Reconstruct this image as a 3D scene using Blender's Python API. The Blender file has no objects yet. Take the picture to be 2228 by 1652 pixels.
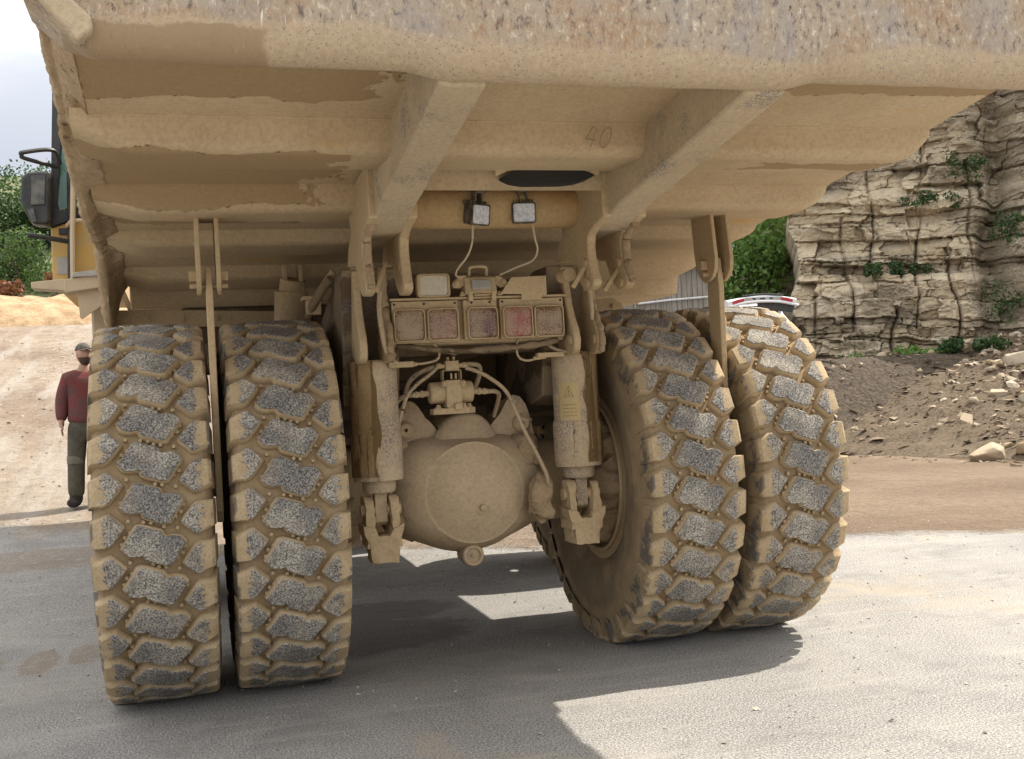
import bpy, bmesh, math, random
import numpy as np
from mathutils import Vector, Matrix, noise

SC = bpy.context.scene
COL = SC.collection
R_ = math.radians
rng = random.Random(7)

# ------------------------------------------------------------------ camera, world, sun
# metres; x = right across the truck, y = forwards along it, z = up; origin on the ground below the rear axle
CAM = Vector((-1.48275, -6.19752, 1.47807))
yaw, pitch, roll = 0.285345, 0.0114934, -0.0532323
f_ = Vector((math.sin(yaw) * math.cos(pitch), math.cos(yaw) * math.cos(pitch), math.sin(pitch)))
r_ = Vector((math.cos(yaw), -math.sin(yaw), 0))
u_ = r_.cross(f_)
r2 = math.cos(roll) * r_ + math.sin(roll) * u_
u2 = -math.sin(roll) * r_ + math.cos(roll) * u_
cam = bpy.data.objects.new('camera', bpy.data.cameras.new('camera'))
COL.objects.link(cam)
M = Matrix((r2, u2, -f_)).transposed().to_4x4()
M.translation = CAM
cam.matrix_world = M
cam.data.sensor_width = 36.0
cam.data.lens = 2405.94 / 2228.0 * 36.0
cam.data.clip_start = 0.05
cam.data.clip_end = 2000
SC.camera = cam

SUN = Vector((0.74, 0.19, 1.0)).normalized()
ELEV = math.asin(SUN.z)
AZ = math.atan2(SUN.x, SUN.y)
sun = bpy.data.objects.new('sun', bpy.data.lights.new('sun', 'SUN'))
COL.objects.link(sun)
sun.data.energy = 3.7
sun.data.angle = R_(0.53)
sun.data.color = (1.0, 0.94, 0.84)
sun.rotation_euler = (-SUN).to_track_quat('-Z', 'Y').to_euler()

SC.view_settings.view_transform = 'Standard'
SC.view_settings.look = 'None'
SC.view_settings.gamma = 1.0
SC.view_settings.exposure = 0.97
try:
    SC.view_settings.use_curve_mapping = False
except Exception:
    pass


class NT:
    """small helper to write node trees briefly"""

    def __init__(s, tree):
        s.t = tree
        s.N = tree.nodes
        s.L = tree.links

    def put(s, node, key, v):
        if v is None:
            return
        sock = node.inputs[key]
        if isinstance(v, bpy.types.NodeSocket):
            s.L.new(v, sock)
        else:
            if sock.type == 'RGBA' and not hasattr(v, '__len__'):
                v = (v, v, v, 1)
            elif sock.type == 'RGBA' and len(v) == 3:
                v = (*v, 1)
            sock.default_value = v

    def coord(s, kind='Object'):
        return s.N.new('ShaderNodeTexCoord').outputs[kind]

    def pos(s):
        return s.N.new('ShaderNodeNewGeometry').outputs['Position']

    def island(s):
        return s.N.new('ShaderNodeNewGeometry').outputs['Random Per Island']

    def attr(s, name, out='Fac'):
        a = s.N.new('ShaderNodeAttribute')
        a.attribute_name = name
        return a.outputs[out]

    def mapping(s, vec, scale=(1, 1, 1), loc=(0, 0, 0), rot=(0, 0, 0)):
        m = s.N.new('ShaderNodeMapping')
        s.put(m, 'Vector', vec)
        m.inputs['Scale'].default_value = scale
        m.inputs['Location'].default_value = loc
        m.inputs['Rotation'].default_value = rot
        return m.outputs[0]

    def noise(s, vec, scale, detail=4, rough=0.55, dist=0.0, out=0):
        n = s.N.new('ShaderNodeTexNoise')
        s.put(n, 'Vector', vec)
        n.inputs['Scale'].default_value = scale
        n.inputs['Detail'].default_value = detail
        n.inputs['Roughness'].default_value = rough
        n.inputs['Distortion'].default_value = dist
        return n.outputs[out]

    def vor(s, vec, scale, feature='F1', out=0, rand=1.0):
        n = s.N.new('ShaderNodeTexVoronoi')
        n.feature = feature
        s.put(n, 'Vector', vec)
        n.inputs['Scale'].default_value = scale
        n.inputs['Randomness'].default_value = rand
        return n.outputs[out]

    def math(s, op, a, b=None, c=None, clamp=False):
        n = s.N.new('ShaderNodeMath')
        n.operation = op
        n.use_clamp = clamp
        s.put(n, 0, a)
        s.put(n, 1, b)
        if c is not None:
            s.put(n, 2, c)
        return n.outputs[0]

    def step(s, v, a, b, lo=0.0, hi=1.0):
        n = s.N.new('ShaderNodeMapRange')
        n.interpolation_type = 'SMOOTHSTEP'
        s.put(n, 0, v)
        for k, q in zip((1, 2, 3, 4), (a, b, lo, hi)):
            s.put(n, k, q)
        return n.outputs[0]

    def mix(s, f, a, b, mode='MIX'):
        n = s.N.new('ShaderNodeMix')
        n.data_type = 'RGBA'
        n.blend_type = mode
        s.put(n, 0, f)
        s.put(n, 6, a)
        s.put(n, 7, b)
        return n.outputs[2]

    def sep(s, v):
        n = s.N.new('ShaderNodeSeparateXYZ')
        s.put(n, 0, v)
        return n.outputs

    def comb(s, x, y, z):
        n = s.N.new('ShaderNodeCombineXYZ')
        s.put(n, 0, x)
        s.put(n, 1, y)
        s.put(n, 2, z)
        return n.outputs[0]

    def bump(s, h, strength, dist, normal=None):
        n = s.N.new('ShaderNodeBump')
        n.inputs['Strength'].default_value = strength
        n.inputs['Distance'].default_value = dist
        s.put(n, 'Height', h)
        if normal is not None:
            s.put(n, 'Normal', normal)
        return n.outputs[0]

    def ramp(s, f, stops):
        n = s.N.new('ShaderNodeValToRGB')
        e = n.color_ramp.elements
        while len(e) < len(stops):
            e.new(0.5)
        for i, (p, c) in enumerate(stops):
            e[i].position = p
            e[i].color = (*c, 1) if len(c) == 3 else c
        s.put(n, 0, f)
        return n.outputs[0]


def new_mat(name, rough=0.9, metal=0.0, spec=0.3):
    m = bpy.data.materials.new(name)
    m.use_nodes = True
    t = NT(m.node_tree)
    b = m.node_tree.nodes['Principled BSDF']
    b.inputs['Roughness'].default_value = rough
    b.inputs['Metallic'].default_value = metal
    b.inputs['Specular IOR Level'].default_value = spec
    t.b = b
    return m, t


# world: daylight sky with broken bright cloud
W = bpy.data.worlds.new('World')
SC.world = W
W.use_nodes = True
wt = NT(W.node_tree)
bg = W.node_tree.nodes['Background']
sky = wt.N.new('ShaderNodeTexSky')
sky.sky_type = 'NISHITA'
sky.sun_disc = False
sky.sun_elevation = ELEV
sky.sun_rotation = AZ
sky.air_density = 1.0
sky.dust_density = 2.0
wd = wt.coord('Generated')
cl = wt.noise(wt.mapping(wd, scale=(1, 1, 2.2), loc=(1.3, 0.4, 0.2)), 2.6, 7, 0.55, 0.3)
clm = wt.step(cl, 0.26, 0.46)
shade = wt.noise(wt.mapping(wd, scale=(1, 1, 2.6), loc=(4.1, 2.0, 1.0)), 2.2, 6, 0.55, 0.2)
ccol = wt.mix(wt.step(shade, 0.38, 0.62), (4.9, 5.1, 5.5), (7.4, 7.4, 7.4))
up = wt.sep(wd)[2]
# unseen overhead cloud brightened to lift the ambient light, cloud low down dimmed
ccol = wt.mix(1.0, ccol, wt.mix(wt.step(up, .12, .62), (.56, .57, .60), (1.5, 1.47, 1.42)), 'MULTIPLY')
wt.put(bg, 'Color', wt.mix(wt.math('MULTIPLY', clm, 0.93), sky.outputs[0], ccol))
bg.inputs['Strength'].default_value = 0.112


# ------------------------------------------------------------------ helpers for objects
class MB:
    def __init__(s):
        s.v = []
        s.f = []
        s.m = []

    def add(s, V, F, mat=0):
        o = len(s.v)
        s.v += [tuple(map(float, p)) for p in V]
        for q in F:
            s.f.append([o + i for i in q])
            s.m.append(mat)
        return s

    def box(s, c, d, rot=None, mat=0):
        V = []
        for x in (-.5, .5):
            for y in (-.5, .5):
                for z in (-.5, .5):
                    p = Vector((x * d[0], y * d[1], z * d[2]))
                    if rot is not None:
                        p = rot @ p
                    V.append(p + Vector(c))
        return s.add(V, [(0, 1, 3, 2), (4, 6, 7, 5), (0, 4, 5, 1), (2, 3, 7, 6), (0, 2, 6, 4), (1, 5, 7, 3)], mat)

    def span(s, a, b, mat=0):
        return s.box([(p + q) / 2 for p, q in zip(a, b)], [abs(q - p) for p, q in zip(a, b)], None, mat)

    def prism(s, poly, axis, a, b, mat=0):
        n = len(poly)

        def P(p, t):
            if axis == 'x':
                return (t, p[0], p[1])
            if axis == 'y':
                return (p[0], t, p[1])
            return (p[0], p[1], t)
        V = [P(p, a) for p in poly] + [P(p, b) for p in poly]
        F = [tuple(range(n)), tuple(range(2 * n - 1, n - 1, -1))]
        F += [(i, i + n, (i + 1) % n + n, (i + 1) % n) for i in range(n)]
        return s.add(V, F, mat)

    def tube(s, path, r, n=8, mat=0, closed=False):
        path = [Vector(p) for p in path]
        m = len(path)
        rings = []
        up = Vector((0, 0, 1))
        for i, p in enumerate(path):
            if closed:
                t = path[(i + 1) % m] - path[i - 1]
            else:
                t = path[min(i + 1, m - 1)] - path[max(i - 1, 0)]
            t.normalize()
            q = up if abs(t.dot(up)) < .95 else Vector((1, 0, 0))
            a = t.cross(q).normalized()
            b = t.cross(a)
            rr = r[i] if hasattr(r, '__len__') else r
            rings.append([p + rr * (math.cos(2 * math.pi * k / n) * a + math.sin(2 * math.pi * k / n) * b) for k in range(n)])
        V = [p for R in rings for p in R]
        F = []
        for i in range(m if closed else m - 1):
            j = (i + 1) % m
            F += [(i * n + k, i * n + (k + 1) % n, j * n + (k + 1) % n, j * n + k) for k in range(n)]
        if not closed:
            F += [tuple(range(n - 1, -1, -1)), tuple(range((m - 1) * n, m * n))]
        return s.add(V, F, mat)

    def cyl(s, p0, p1, r0, r1=None, n=24, mat=0):
        p0, p1 = Vector(p0), Vector(p1)
        r1 = r0 if r1 is None else r1
        t = (p1 - p0).normalized()
        q = Vector((0, 0, 1)) if abs(t.z) < .9 else Vector((1, 0, 0))
        a = t.cross(q).normalized()
        b = t.cross(a)
        V = []
        for p, r in ((p0, r0), (p1, r1)):
            V += [p + r * (math.cos(2 * math.pi * k / n) * a + math.sin(2 * math.pi * k / n) * b) for k in range(n)]
        F = [tuple(range(n)), tuple(range(2 * n - 1, n - 1, -1))]
        F += [(k, k + n, (k + 1) % n + n, (k + 1) % n) for k in range(n)]
        return s.add(V, F, mat)

    def lathe(s, prof, axis, org, n=48, mat=0, capped=False):
        """prof: list of (radius, position along axis)"""
        V = []
        for r, t in prof:
            for k in range(n):
                a = 2 * math.pi * k / n
                c, d = r * math.cos(a), r * math.sin(a)
                p = {'x': (t, -c, d), 'y': (c, t, d), 'z': (c, d, t)}[axis]
                V.append((org[0] + p[0], org[1] + p[1], org[2] + p[2]))
        F = []
        for i in range(len(prof) - 1):
            F += [(i * n + k, i * n + (k + 1) % n, (i + 1) * n + (k + 1) % n, (i + 1) * n + k) for k in range(n)]
        if capped:
            F += [tuple(range(n - 1, -1, -1)), tuple(range((len(prof) - 1) * n, len(prof) * n))]
        return s.add(V, F, mat)

    def grid(s, P, mat=0, wrap=False):
        """P: array rows x cols x 3"""
        P = np.asarray(P)
        nr, nc = P.shape[:2]
        F = []
        for i in range(nr - 1):
            for k in range(nc if wrap else nc - 1):
                k2 = (k + 1) % nc
                F.append((i * nc + k, i * nc + k2, (i + 1) * nc + k2, (i + 1) * nc + k))
        return s.add(P.reshape(-1, 3), F, mat)

    def bolt(s, c, axis, r=.018, h=.016, mat=0):
        d = {'x': Vector((1, 0, 0)), 'y': Vector((0, 1, 0)), 'z': Vector((0, 0, 1))}[axis[-1]] * (-1 if axis[0] == '-' else 1)
        c = Vector(c)
        s.cyl(c - d * .004, c + d * h * .35, r * 1.45, r * 1.4, 14, mat)
        return s.cyl(c, c + d * h, r, r * .95, 6, mat)

    def build(s, name, mats, parent=None, bevel=0.0, angle=38, fix=True, loc=None, smooth=True, split=False, wn=False):
        if split:
            # one object per loose piece
            par = list(range(len(s.v)))

            def find(i):
                while par[i] != i:
                    par[i] = par[par[i]]
                    i = par[i]
                return i
            for q in s.f:
                for i in q[1:]:
                    par[find(i)] = find(q[0])
            groups = {}
            for q in s.f:
                groups.setdefault(find(q[0]), []).append(q)
            first = None
            for fs in groups.values():
                ids = sorted({i for q in fs for i in q})
                mp = {i: j for j, i in enumerate(ids)}
                p = MB().add([s.v[i] for i in ids], [[mp[i] for i in q] for q in fs])
                o = p.build(name, mats, parent, bevel, angle, fix, loc, smooth)
                first = first or o
            return first
        me = bpy.data.meshes.new(name)
        me.from_pydata(s.v, [], s.f)
        mats = mats if isinstance(mats, (list, tuple)) else [mats]
        for q in mats:
            me.materials.append(q)
        if len(mats) > 1:
            me.polygons.foreach_set('material_index', s.m)
        bm = bmesh.new()
        bm.from_mesh(me)
        if fix:
            bmesh.ops.recalc_face_normals(bm, faces=bm.faces)
        ca = math.radians(angle)
        for e in bm.edges:
            if len(e.link_faces) == 2 and e.calc_face_angle(0) > ca:
                e.smooth = False
        for fc in bm.faces:
            fc.smooth = smooth
        bm.to_mesh(me)
        bm.free()
        o = bpy.data.objects.new(name, me)
        COL.objects.link(o)
        if loc is not None:
            o.location = loc
        if parent is not None:
            o.parent = parent
        if bevel > 0:
            b = o.modifiers.new('bevel', 'BEVEL')
            b.width = bevel
            b.segments = 2
            b.limit_method = 'ANGLE'
            b.angle_limit = R_(40)
            b.harden_normals = False
        if bevel > 0 or wn:
            w = o.modifiers.new('weighted', 'WEIGHTED_NORMAL')
            w.keep_sharp = True
            w.weight = 80
        return o


def thing(name, label, cat, loc=(0, 0, 0), rz=0.0, group=None):
    o = bpy.data.objects.new(name, None)
    COL.objects.link(o)
    o.location = loc
    o.rotation_euler = (0, 0, rz)
    o.empty_display_size = .2
    return tag(o, label, cat, group)


def tag(o, label, cat, group=None, kind=None):
    if label:
        o['label'] = label
    if cat:
        o['category'] = cat
    if group:
        o['group'] = group
    if kind:
        o['kind'] = kind
    return o


def structure(o, label=None):
    o['kind'] = 'structure'
    if label:
        o['label'] = label
    return o


def arc(c, r, a0, a1, n):
    return [(c[0] + r * math.cos(R_(a0 + (a1 - a0) * i / n)), c[1] + r * math.sin(R_(a0 + (a1 - a0) * i / n))) for i in range(n + 1)]


def spline(pts, n=8):
    """Catmull-Rom through 3-D points"""
    P = [Vector(p) for p in pts]
    P = [2 * P[0] - P[1]] + P + [2 * P[-1] - P[-2]]
    out = []
    for i in range(1, len(P) - 2):
        for k in range(n):
            t = k / n
            a, b, c, d = P[i - 1], P[i], P[i + 1], P[i + 2]
            out.append(.5 * ((2 * b) + (c - a) * t + (2 * a - 5 * b + 4 * c - d) * t * t + (3 * b - a - 3 * c + d) * t ** 3))
    out.append(P[-2])
    return out


def sstep(a, b, x):
    t = np.clip((np.asarray(x, float) - a) / (b - a), 0, 1)
    return t * t * (3 - 2 * t)


# numpy value noise
def vnoise(x, y, seed=0):
    def h(ix, iy):
        n = (ix.astype(np.int64) * 374761393 + iy.astype(np.int64) * 668265263 + seed * 974634547) & 0x7fffffff
        n = ((n ^ (n >> 13)) * 1274126177) & 0x7fffffff
        n = n ^ (n >> 16)
        return (n & 0xffff) / 65535.0
    x = np.asarray(x, float)
    y = np.asarray(y, float)
    ix, iy = np.floor(x), np.floor(y)
    fx, fy = x - ix, y - iy
    fx = fx * fx * (3 - 2 * fx)
    fy = fy * fy * (3 - 2 * fy)
    a, b = h(ix, iy), h(ix + 1, iy)
    c, d = h(ix, iy + 1), h(ix + 1, iy + 1)
    return (a + (b - a) * fx) * (1 - fy) + (c + (d - c) * fx) * fy


def fbm(x, y, oct=5, seed=0, gain=.5):
    s = 0
    a = 1.0
    tot = 0
    for i in range(oct):
        s = s + a * (vnoise(x * 2 ** i, y * 2 ** i, seed + i) - .5)
        tot += a
        a *= gain
    return s / tot * 2


# ------------------------------------------------------------------ materials
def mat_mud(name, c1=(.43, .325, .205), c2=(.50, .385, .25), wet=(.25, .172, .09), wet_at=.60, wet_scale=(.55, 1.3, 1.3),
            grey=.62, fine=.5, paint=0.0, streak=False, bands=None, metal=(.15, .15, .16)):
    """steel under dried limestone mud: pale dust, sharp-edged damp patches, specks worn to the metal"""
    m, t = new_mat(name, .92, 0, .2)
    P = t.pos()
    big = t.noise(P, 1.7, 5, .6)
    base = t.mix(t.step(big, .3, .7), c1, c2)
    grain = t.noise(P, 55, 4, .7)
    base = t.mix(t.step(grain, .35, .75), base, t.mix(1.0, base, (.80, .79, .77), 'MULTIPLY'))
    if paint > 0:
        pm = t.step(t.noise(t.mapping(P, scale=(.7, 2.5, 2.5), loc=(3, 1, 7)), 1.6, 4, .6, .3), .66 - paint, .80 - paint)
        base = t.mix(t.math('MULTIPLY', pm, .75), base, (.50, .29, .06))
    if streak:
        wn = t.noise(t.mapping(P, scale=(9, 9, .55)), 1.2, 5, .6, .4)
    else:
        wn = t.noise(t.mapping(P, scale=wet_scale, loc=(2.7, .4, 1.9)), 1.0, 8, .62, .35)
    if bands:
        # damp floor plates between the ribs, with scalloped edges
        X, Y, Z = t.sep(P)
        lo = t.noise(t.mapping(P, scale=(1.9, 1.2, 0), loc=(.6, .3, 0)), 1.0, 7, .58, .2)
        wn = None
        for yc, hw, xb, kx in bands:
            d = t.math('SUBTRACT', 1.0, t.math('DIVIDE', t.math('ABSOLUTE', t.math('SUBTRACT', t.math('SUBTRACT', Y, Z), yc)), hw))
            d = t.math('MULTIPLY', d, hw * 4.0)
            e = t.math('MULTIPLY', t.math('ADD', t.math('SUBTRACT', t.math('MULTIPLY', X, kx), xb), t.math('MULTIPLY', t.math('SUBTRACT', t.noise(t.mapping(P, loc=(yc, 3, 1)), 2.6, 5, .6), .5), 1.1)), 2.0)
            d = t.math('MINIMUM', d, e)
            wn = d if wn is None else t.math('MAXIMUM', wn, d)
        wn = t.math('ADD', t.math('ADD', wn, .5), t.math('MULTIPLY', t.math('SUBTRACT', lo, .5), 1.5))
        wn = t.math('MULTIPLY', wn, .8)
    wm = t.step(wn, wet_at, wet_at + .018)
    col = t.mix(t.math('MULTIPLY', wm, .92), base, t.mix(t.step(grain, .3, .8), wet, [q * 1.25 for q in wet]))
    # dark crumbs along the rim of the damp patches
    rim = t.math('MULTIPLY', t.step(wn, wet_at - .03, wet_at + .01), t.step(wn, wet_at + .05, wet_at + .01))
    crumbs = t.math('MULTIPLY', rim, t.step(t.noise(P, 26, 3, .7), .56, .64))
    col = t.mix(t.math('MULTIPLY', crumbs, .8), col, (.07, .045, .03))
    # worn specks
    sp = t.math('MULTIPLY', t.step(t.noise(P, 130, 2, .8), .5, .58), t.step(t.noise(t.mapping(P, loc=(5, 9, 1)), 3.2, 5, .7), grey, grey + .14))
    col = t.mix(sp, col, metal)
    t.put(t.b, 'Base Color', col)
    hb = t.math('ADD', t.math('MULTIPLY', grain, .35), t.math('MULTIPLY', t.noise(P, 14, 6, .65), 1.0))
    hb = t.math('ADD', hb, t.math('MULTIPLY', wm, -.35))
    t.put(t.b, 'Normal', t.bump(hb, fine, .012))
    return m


M_mud = mat_mud('dusty_steel', c1=(.47, .35, .205), c2=(.54, .41, .25), wet_at=.62)
M_under = mat_mud('dusty_body_steel', c1=(.48, .362, .222), c2=(.555, .428, .274), wet=(.30, .21, .112), wet_at=.60, grey=.68, fine=.30, paint=.03,
                  bands=[(-5.0, .47, .62, -1), (-3.74, .53, .70, -1), (-2.85, .20, .7, -1), (-4.98, .24, .80, 1), (-4.02, .13, .90, 1)])
M_rail = mat_mud('dusty_rail_steel', c1=(.46, .36, .24), c2=(.54, .43, .29), wet_at=.66, grey=.50, fine=.4)
M_tube = mat_mud('dusty_yellow_tube', c1=(.45, .31, .15), c2=(.50, .36, .20), wet_at=.75, grey=.7, fine=.3, paint=.10)
M_axle = mat_mud('dusty_casting', c1=(.47, .355, .225), c2=(.56, .43, .28), wet_at=.70, grey=.53, fine=.45)
M_strut = mat_mud('dusty_strut', c1=(.46, .345, .215), c2=(.54, .42, .28), wet_at=.64, grey=.43, fine=.5, streak=True)
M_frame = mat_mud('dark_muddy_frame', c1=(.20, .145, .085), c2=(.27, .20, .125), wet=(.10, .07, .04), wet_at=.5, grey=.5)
M_hose = mat_mud('dusty_hose', wet_at=.72, grey=.52, metal=(.06, .06, .06))
M_wetmud = mat_mud('wet_brown_mud', c1=(.24, .155, .07), c2=(.36, .25, .13), wet=(.13, .082, .035), wet_at=.50, grey=.8, fine=1.0, streak=True)
M_crust = mat_mud('thick_mud', c1=(.34, .245, .145), c2=(.44, .325, .20), wet_at=.55, grey=.75, fine=1.0)


def mat_tail():
    m, t = new_mat('scoured_tail_steel', .62, .0, .35)
    P = t.pos()
    z = t.sep(P)[2]
    st = t.noise(t.mapping(P, scale=(36, 24, 21), rot=(0, .10, 0)), 1.0, 10, .76, .35)
    st2 = t.noise(t.mapping(P, scale=(130, 70, 60), loc=(4, 2, 8)), 1.0, 4, .8)
    big = t.noise(t.mapping(P, scale=(1.5, 1.5, 1.9)), 1.6, 6, .68, .5)
    col = t.ramp(st, [(.38, (.13, .10, .085)), (.44, (.29, .235, .19)), (.485, (.42, .325, .215)), (.53, (.345, .29, .235)), (.58, (.48, .395, .285)), (.66, (.66, .58, .47))])
    rust = t.math('MULTIPLY', t.step(big, .45, .62), t.step(st2, .40, .60))
    col = t.mix(t.math('MULTIPLY', rust, .72), col, (.34, .18, .07))
    blue = t.step(t.noise(t.mapping(P, scale=(2.4, 3, 1.4), loc=(1, 7, 3)), 1.6, 6, .65, .5), .47, .64)
    col = t.mix(t.math('MULTIPLY', t.math('MULTIPLY', blue, t.step(st2, .40, .56)), .6), col, (.285, .265, .26))
    dark = t.math('MULTIPLY', t.step(t.noise(t.mapping(P, scale=(55, 40, 30), loc=(3, 3, 3)), 1, 3, .7), .57, .64), t.step(t.noise(P, 2.6, 5, .7), .50, .64))
    col = t.mix(t.math('MULTIPLY', dark, .85), col, (.06, .035, .03))
    scr = t.step(t.noise(t.mapping(P, scale=(85, 20, 9), rot=(0, -.16, 0), loc=(9, 0, 4)), 1.0, 2, .5), .66, .72)
    scr = t.math('MULTIPLY', scr, t.step(t.noise(P, 2.1, 3, .6), .38, .56))
    col = t.mix(t.math('MULTIPLY', scr, .85), col, (.80, .74, .66))
    X = t.sep(P)[0]
    ax = t.math('ABSOLUTE', t.math('SUBTRACT', X, .1))
    # mud packed along the lower lip
    zz = t.math('ADD', z, t.math('MULTIPLY', t.math('SUBTRACT', t.noise(t.mapping(P, scale=(1, 1, 2)), 2.2, 6, .65), .5), .13))
    zz = t.math('SUBTRACT', zz, t.step(ax, .45, 1.1, 0, .045))
    mud = t.step(zz, 2.63, 2.595)
    mc = t.mix(t.step(t.noise(P, 60, 4, .7), .35, .7), (.42, .32, .205), (.52, .40, .265))
    mc = t.mix(t.step(t.noise(P, 120, 2, .7), .58, .66), mc, (.2, .17, .15))
    wet = t.math('MULTIPLY', t.step(t.math('ADD', X, t.math('MULTIPLY', t.noise(P, 2.5, 5, .6), .5)), -.85, -.9), t.step(t.math('ADD', zz, t.math('MULTIPLY', t.noise(P, 2.2, 6, .6), .10)), 2.655, 2.645))
    mc = t.mix(wet, mc, (.31, .22, .125))
    col = t.mix(t.math('MULTIPLY', mud, .88), col, mc)
    t.put(t.b, 'Base Color', col)
    t.put(t.b, 'Roughness', t.step(st, .3, .7, .55, .85))
    t.put(t.b, 'Normal', t.bump(t.math('ADD', st2, t.math('MULTIPLY', st, .8)), .35, .008))
    return m


M_tail = mat_tail()
TR = .985


def mat_tyre():
    m, t = new_mat('muddy_tyre_rubber', .9, 0, .25)
    O = t.coord('Object')
    x, y, z = t.sep(O)
    ax = t.math('ABSOLUTE', x)
    r = t.math('SQRT', t.math('ADD', t.math('MULTIPLY', y, y), t.math('MULTIPLY', z, z)))
    xx = t.math('DIVIDE', x, .2256)
    rc = t.math('ADD', r, t.math('MULTIPLY', t.math('MULTIPLY', xx, xx), .012))
    nm = t.noise(O, 30, 5, .65)
    med = t.noise(O, 7, 5, .6)
    grain = t.noise(O, 95, 3, .75)
    tan = t.mix(t.step(med, .35, .68), (.40, .30, .175), (.51, .395, .25))
    tan = t.mix(t.step(grain, .4, .75), tan, (.33, .245, .145))
    # mud turns darker brown towards the groove floors
    tan = t.mix(t.math('MULTIPLY', t.step(rc, TR - .020, TR - .046), t.step(med, .30, .62, .35, .95)), tan, (.27, .195, .112))
    # worn tread faces: grey rubber full of stone dust
    face = t.step(rc, TR - .0075, TR - .004)
    edge = t.math('ADD', t.math('MULTIPLY', t.math('SUBTRACT', nm, .5), .13), ax)
    face = t.math('MULTIPLY', face, t.step(edge, .220, .200))
    face = t.math('MULTIPLY', face, t.step(t.noise(O, 22, 4, .6), .26, .34))
    g = t.noise(O, 120, 3, .72)
    grey = t.ramp(g, [(.36, (.075, .070, .064)), (.46, (.20, .188, .170)), (.55, (.36, .338, .30)), (.66, (.58, .54, .47))])
    grey = t.mix(t.math('MULTIPLY', t.step(t.noise(O, 9, 3, .6), .42, .68), .25), grey, (.37, .30, .21))
    grey = t.mix(1.0, grey, t.mix(t.step(t.noise(O, 5.5, 4, .65), .35, .65), (.62, .62, .64), (1.12, 1.1, 1.05)), 'MULTIPLY')
    cut = t.math('MULTIPLY', t.step(t.noise(t.mapping(O, scale=(60, 60, 9)), 1, 3, .7), .62, .66), t.step(t.noise(O, 4, 3, .6), .48, .6))
    grey = t.mix(t.math('MULTIPLY', cut, .7), grey, (.03, .03, .03))
    col = t.mix(face, tan, grey)
    # sidewalls: dark rubber shows through the mud
    sw = t.math('MULTIPLY', t.step(r, .80, .74), t.step(t.noise(O, 5, 6, .65), .40, .56))
    col = t.mix(t.math('MULTIPLY', sw, .45), col, (.13, .110, .085))
    lugs = t.math('MULTIPLY', t.math('MULTIPLY', t.step(ax, .250, .258), t.step(r, .82, .86)), t.step(t.noise(t.mapping(O, scale=(1, 1, 1), loc=(7, 1, 1)), 6, 5, .7), .50, .58))
    col = t.mix(t.math('MULTIPLY', lugs, .75), col, (.075, .08, .085))
    t.put(t.b, 'Base Color', col)
    t.put(t.b, 'Normal', t.bump(t.math('ADD', t.math('MULTIPLY', nm, .9), t.math('MULTIPLY', g, t.math('MULTIPLY', face, .5))), .5, .008))
    return m


M_tyre = mat_tyre()


def plain(name, c, rough=.6, metal=0.0, var=.15, scale=8, spec=.4, bump=.0, c2=None):
    m, t = new_mat(name, rough, metal, spec)
    P = t.coord('Object')
    n = t.noise(P, scale, 5, .65)
    d = c2 if c2 else [q * (1 - var) for q in c]
    e = c if c2 else [min(1, q * (1 + var)) for q in c]
    t.put(t.b, 'Base Color', t.mix(t.step(n, .3, .7), d, e))
    if bump:
        t.put(t.b, 'Normal', t.bump(n, bump, .02))
    return m


M_black = plain('black_plastic', (.022, .024, .028), .45, c2=(.05, .047, .043), scale=12)
M_blackdust = plain('dusty_black_housing', (.20, .155, .10), .8, c2=(.03, .03, .03), scale=22)
M_dark = plain('hole_shade_black', (.02, .018, .016), .8, scale=5)  # near black that stands in for the shade inside holes
M_yellow = plain('yellow_paint_dusty', (.60, .37, .085), .55, c2=(.50, .36, .17), scale=3)
M_cream = plain('dusty_cream_panel', (.55, .44, .30), .75, c2=(.47, .37, .25), scale=4)
M_greysteel = plain('grey_plate', (.42, .40, .36), .5, c2=(.33, .31, .28), scale=9)
M_lens = None


def mat_lens(name, c, dust=.5):
    m, t = new_mat(name, .35, 0, .5)
    P = t.pos()
    dn = t.noise(P, 150, 3, .75)
    lo = t.noise(P, 9, 3, .6)
    k = t.math('ADD', t.math('MULTIPLY', dn, .8), t.math('MULTIPLY', lo, .45))
    dm = t.step(k, .70 - .3 * dust, .82 - .3 * dust)
    t.put(t.b, 'Base Color', t.mix(t.math('MULTIPLY', dm, .85), c, (.36, .265, .165)))
    t.put(t.b, 'Roughness', t.math('MULTIPLY', dm, .5, ))
    t.put(t.b, 'Normal', t.bump(dn, .3, .004))
    return m


M_red = mat_lens('red_lens_dusty', (.15, .028, .028), .58)
M_redbright = mat_lens('red_lens_wiped', (.27, .040, .042), .50)
M_amber = mat_lens('amber_lens_dusty', (.12, .042, .015), .60)
M_maroon = mat_lens('maroon_lens_dusty', (.10, .028, .03), .55)
M_led = plain('led_lens', (.75, .76, .78), .25, c2=(.45, .46, .50), scale=60, spec=.6)
M_lampglass = plain('dusty_lamp_glass', (.60, .54, .42), .5, c2=(.50, .44, .33), scale=40)
M_label = plain('faded_yellow_label', (.52, .38, .15), .7, c2=(.47, .36, .21), scale=18)
M_label_ink = plain('faded_print', (.27, .18, .07), .8)
M_ink = plain('dark_print', (.13, .09, .04), .8)


def mat_glass(name, c, alpha=.5):
    m, t = new_mat(name, .05, 0, .6)
    t.put(t.b, 'Base Color', c)
    t.b.inputs['Transmission Weight'].default_value = alpha
    return m


M_glass = mat_glass('green_tinted_glass', (.22, .42, .36), .55)


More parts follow.
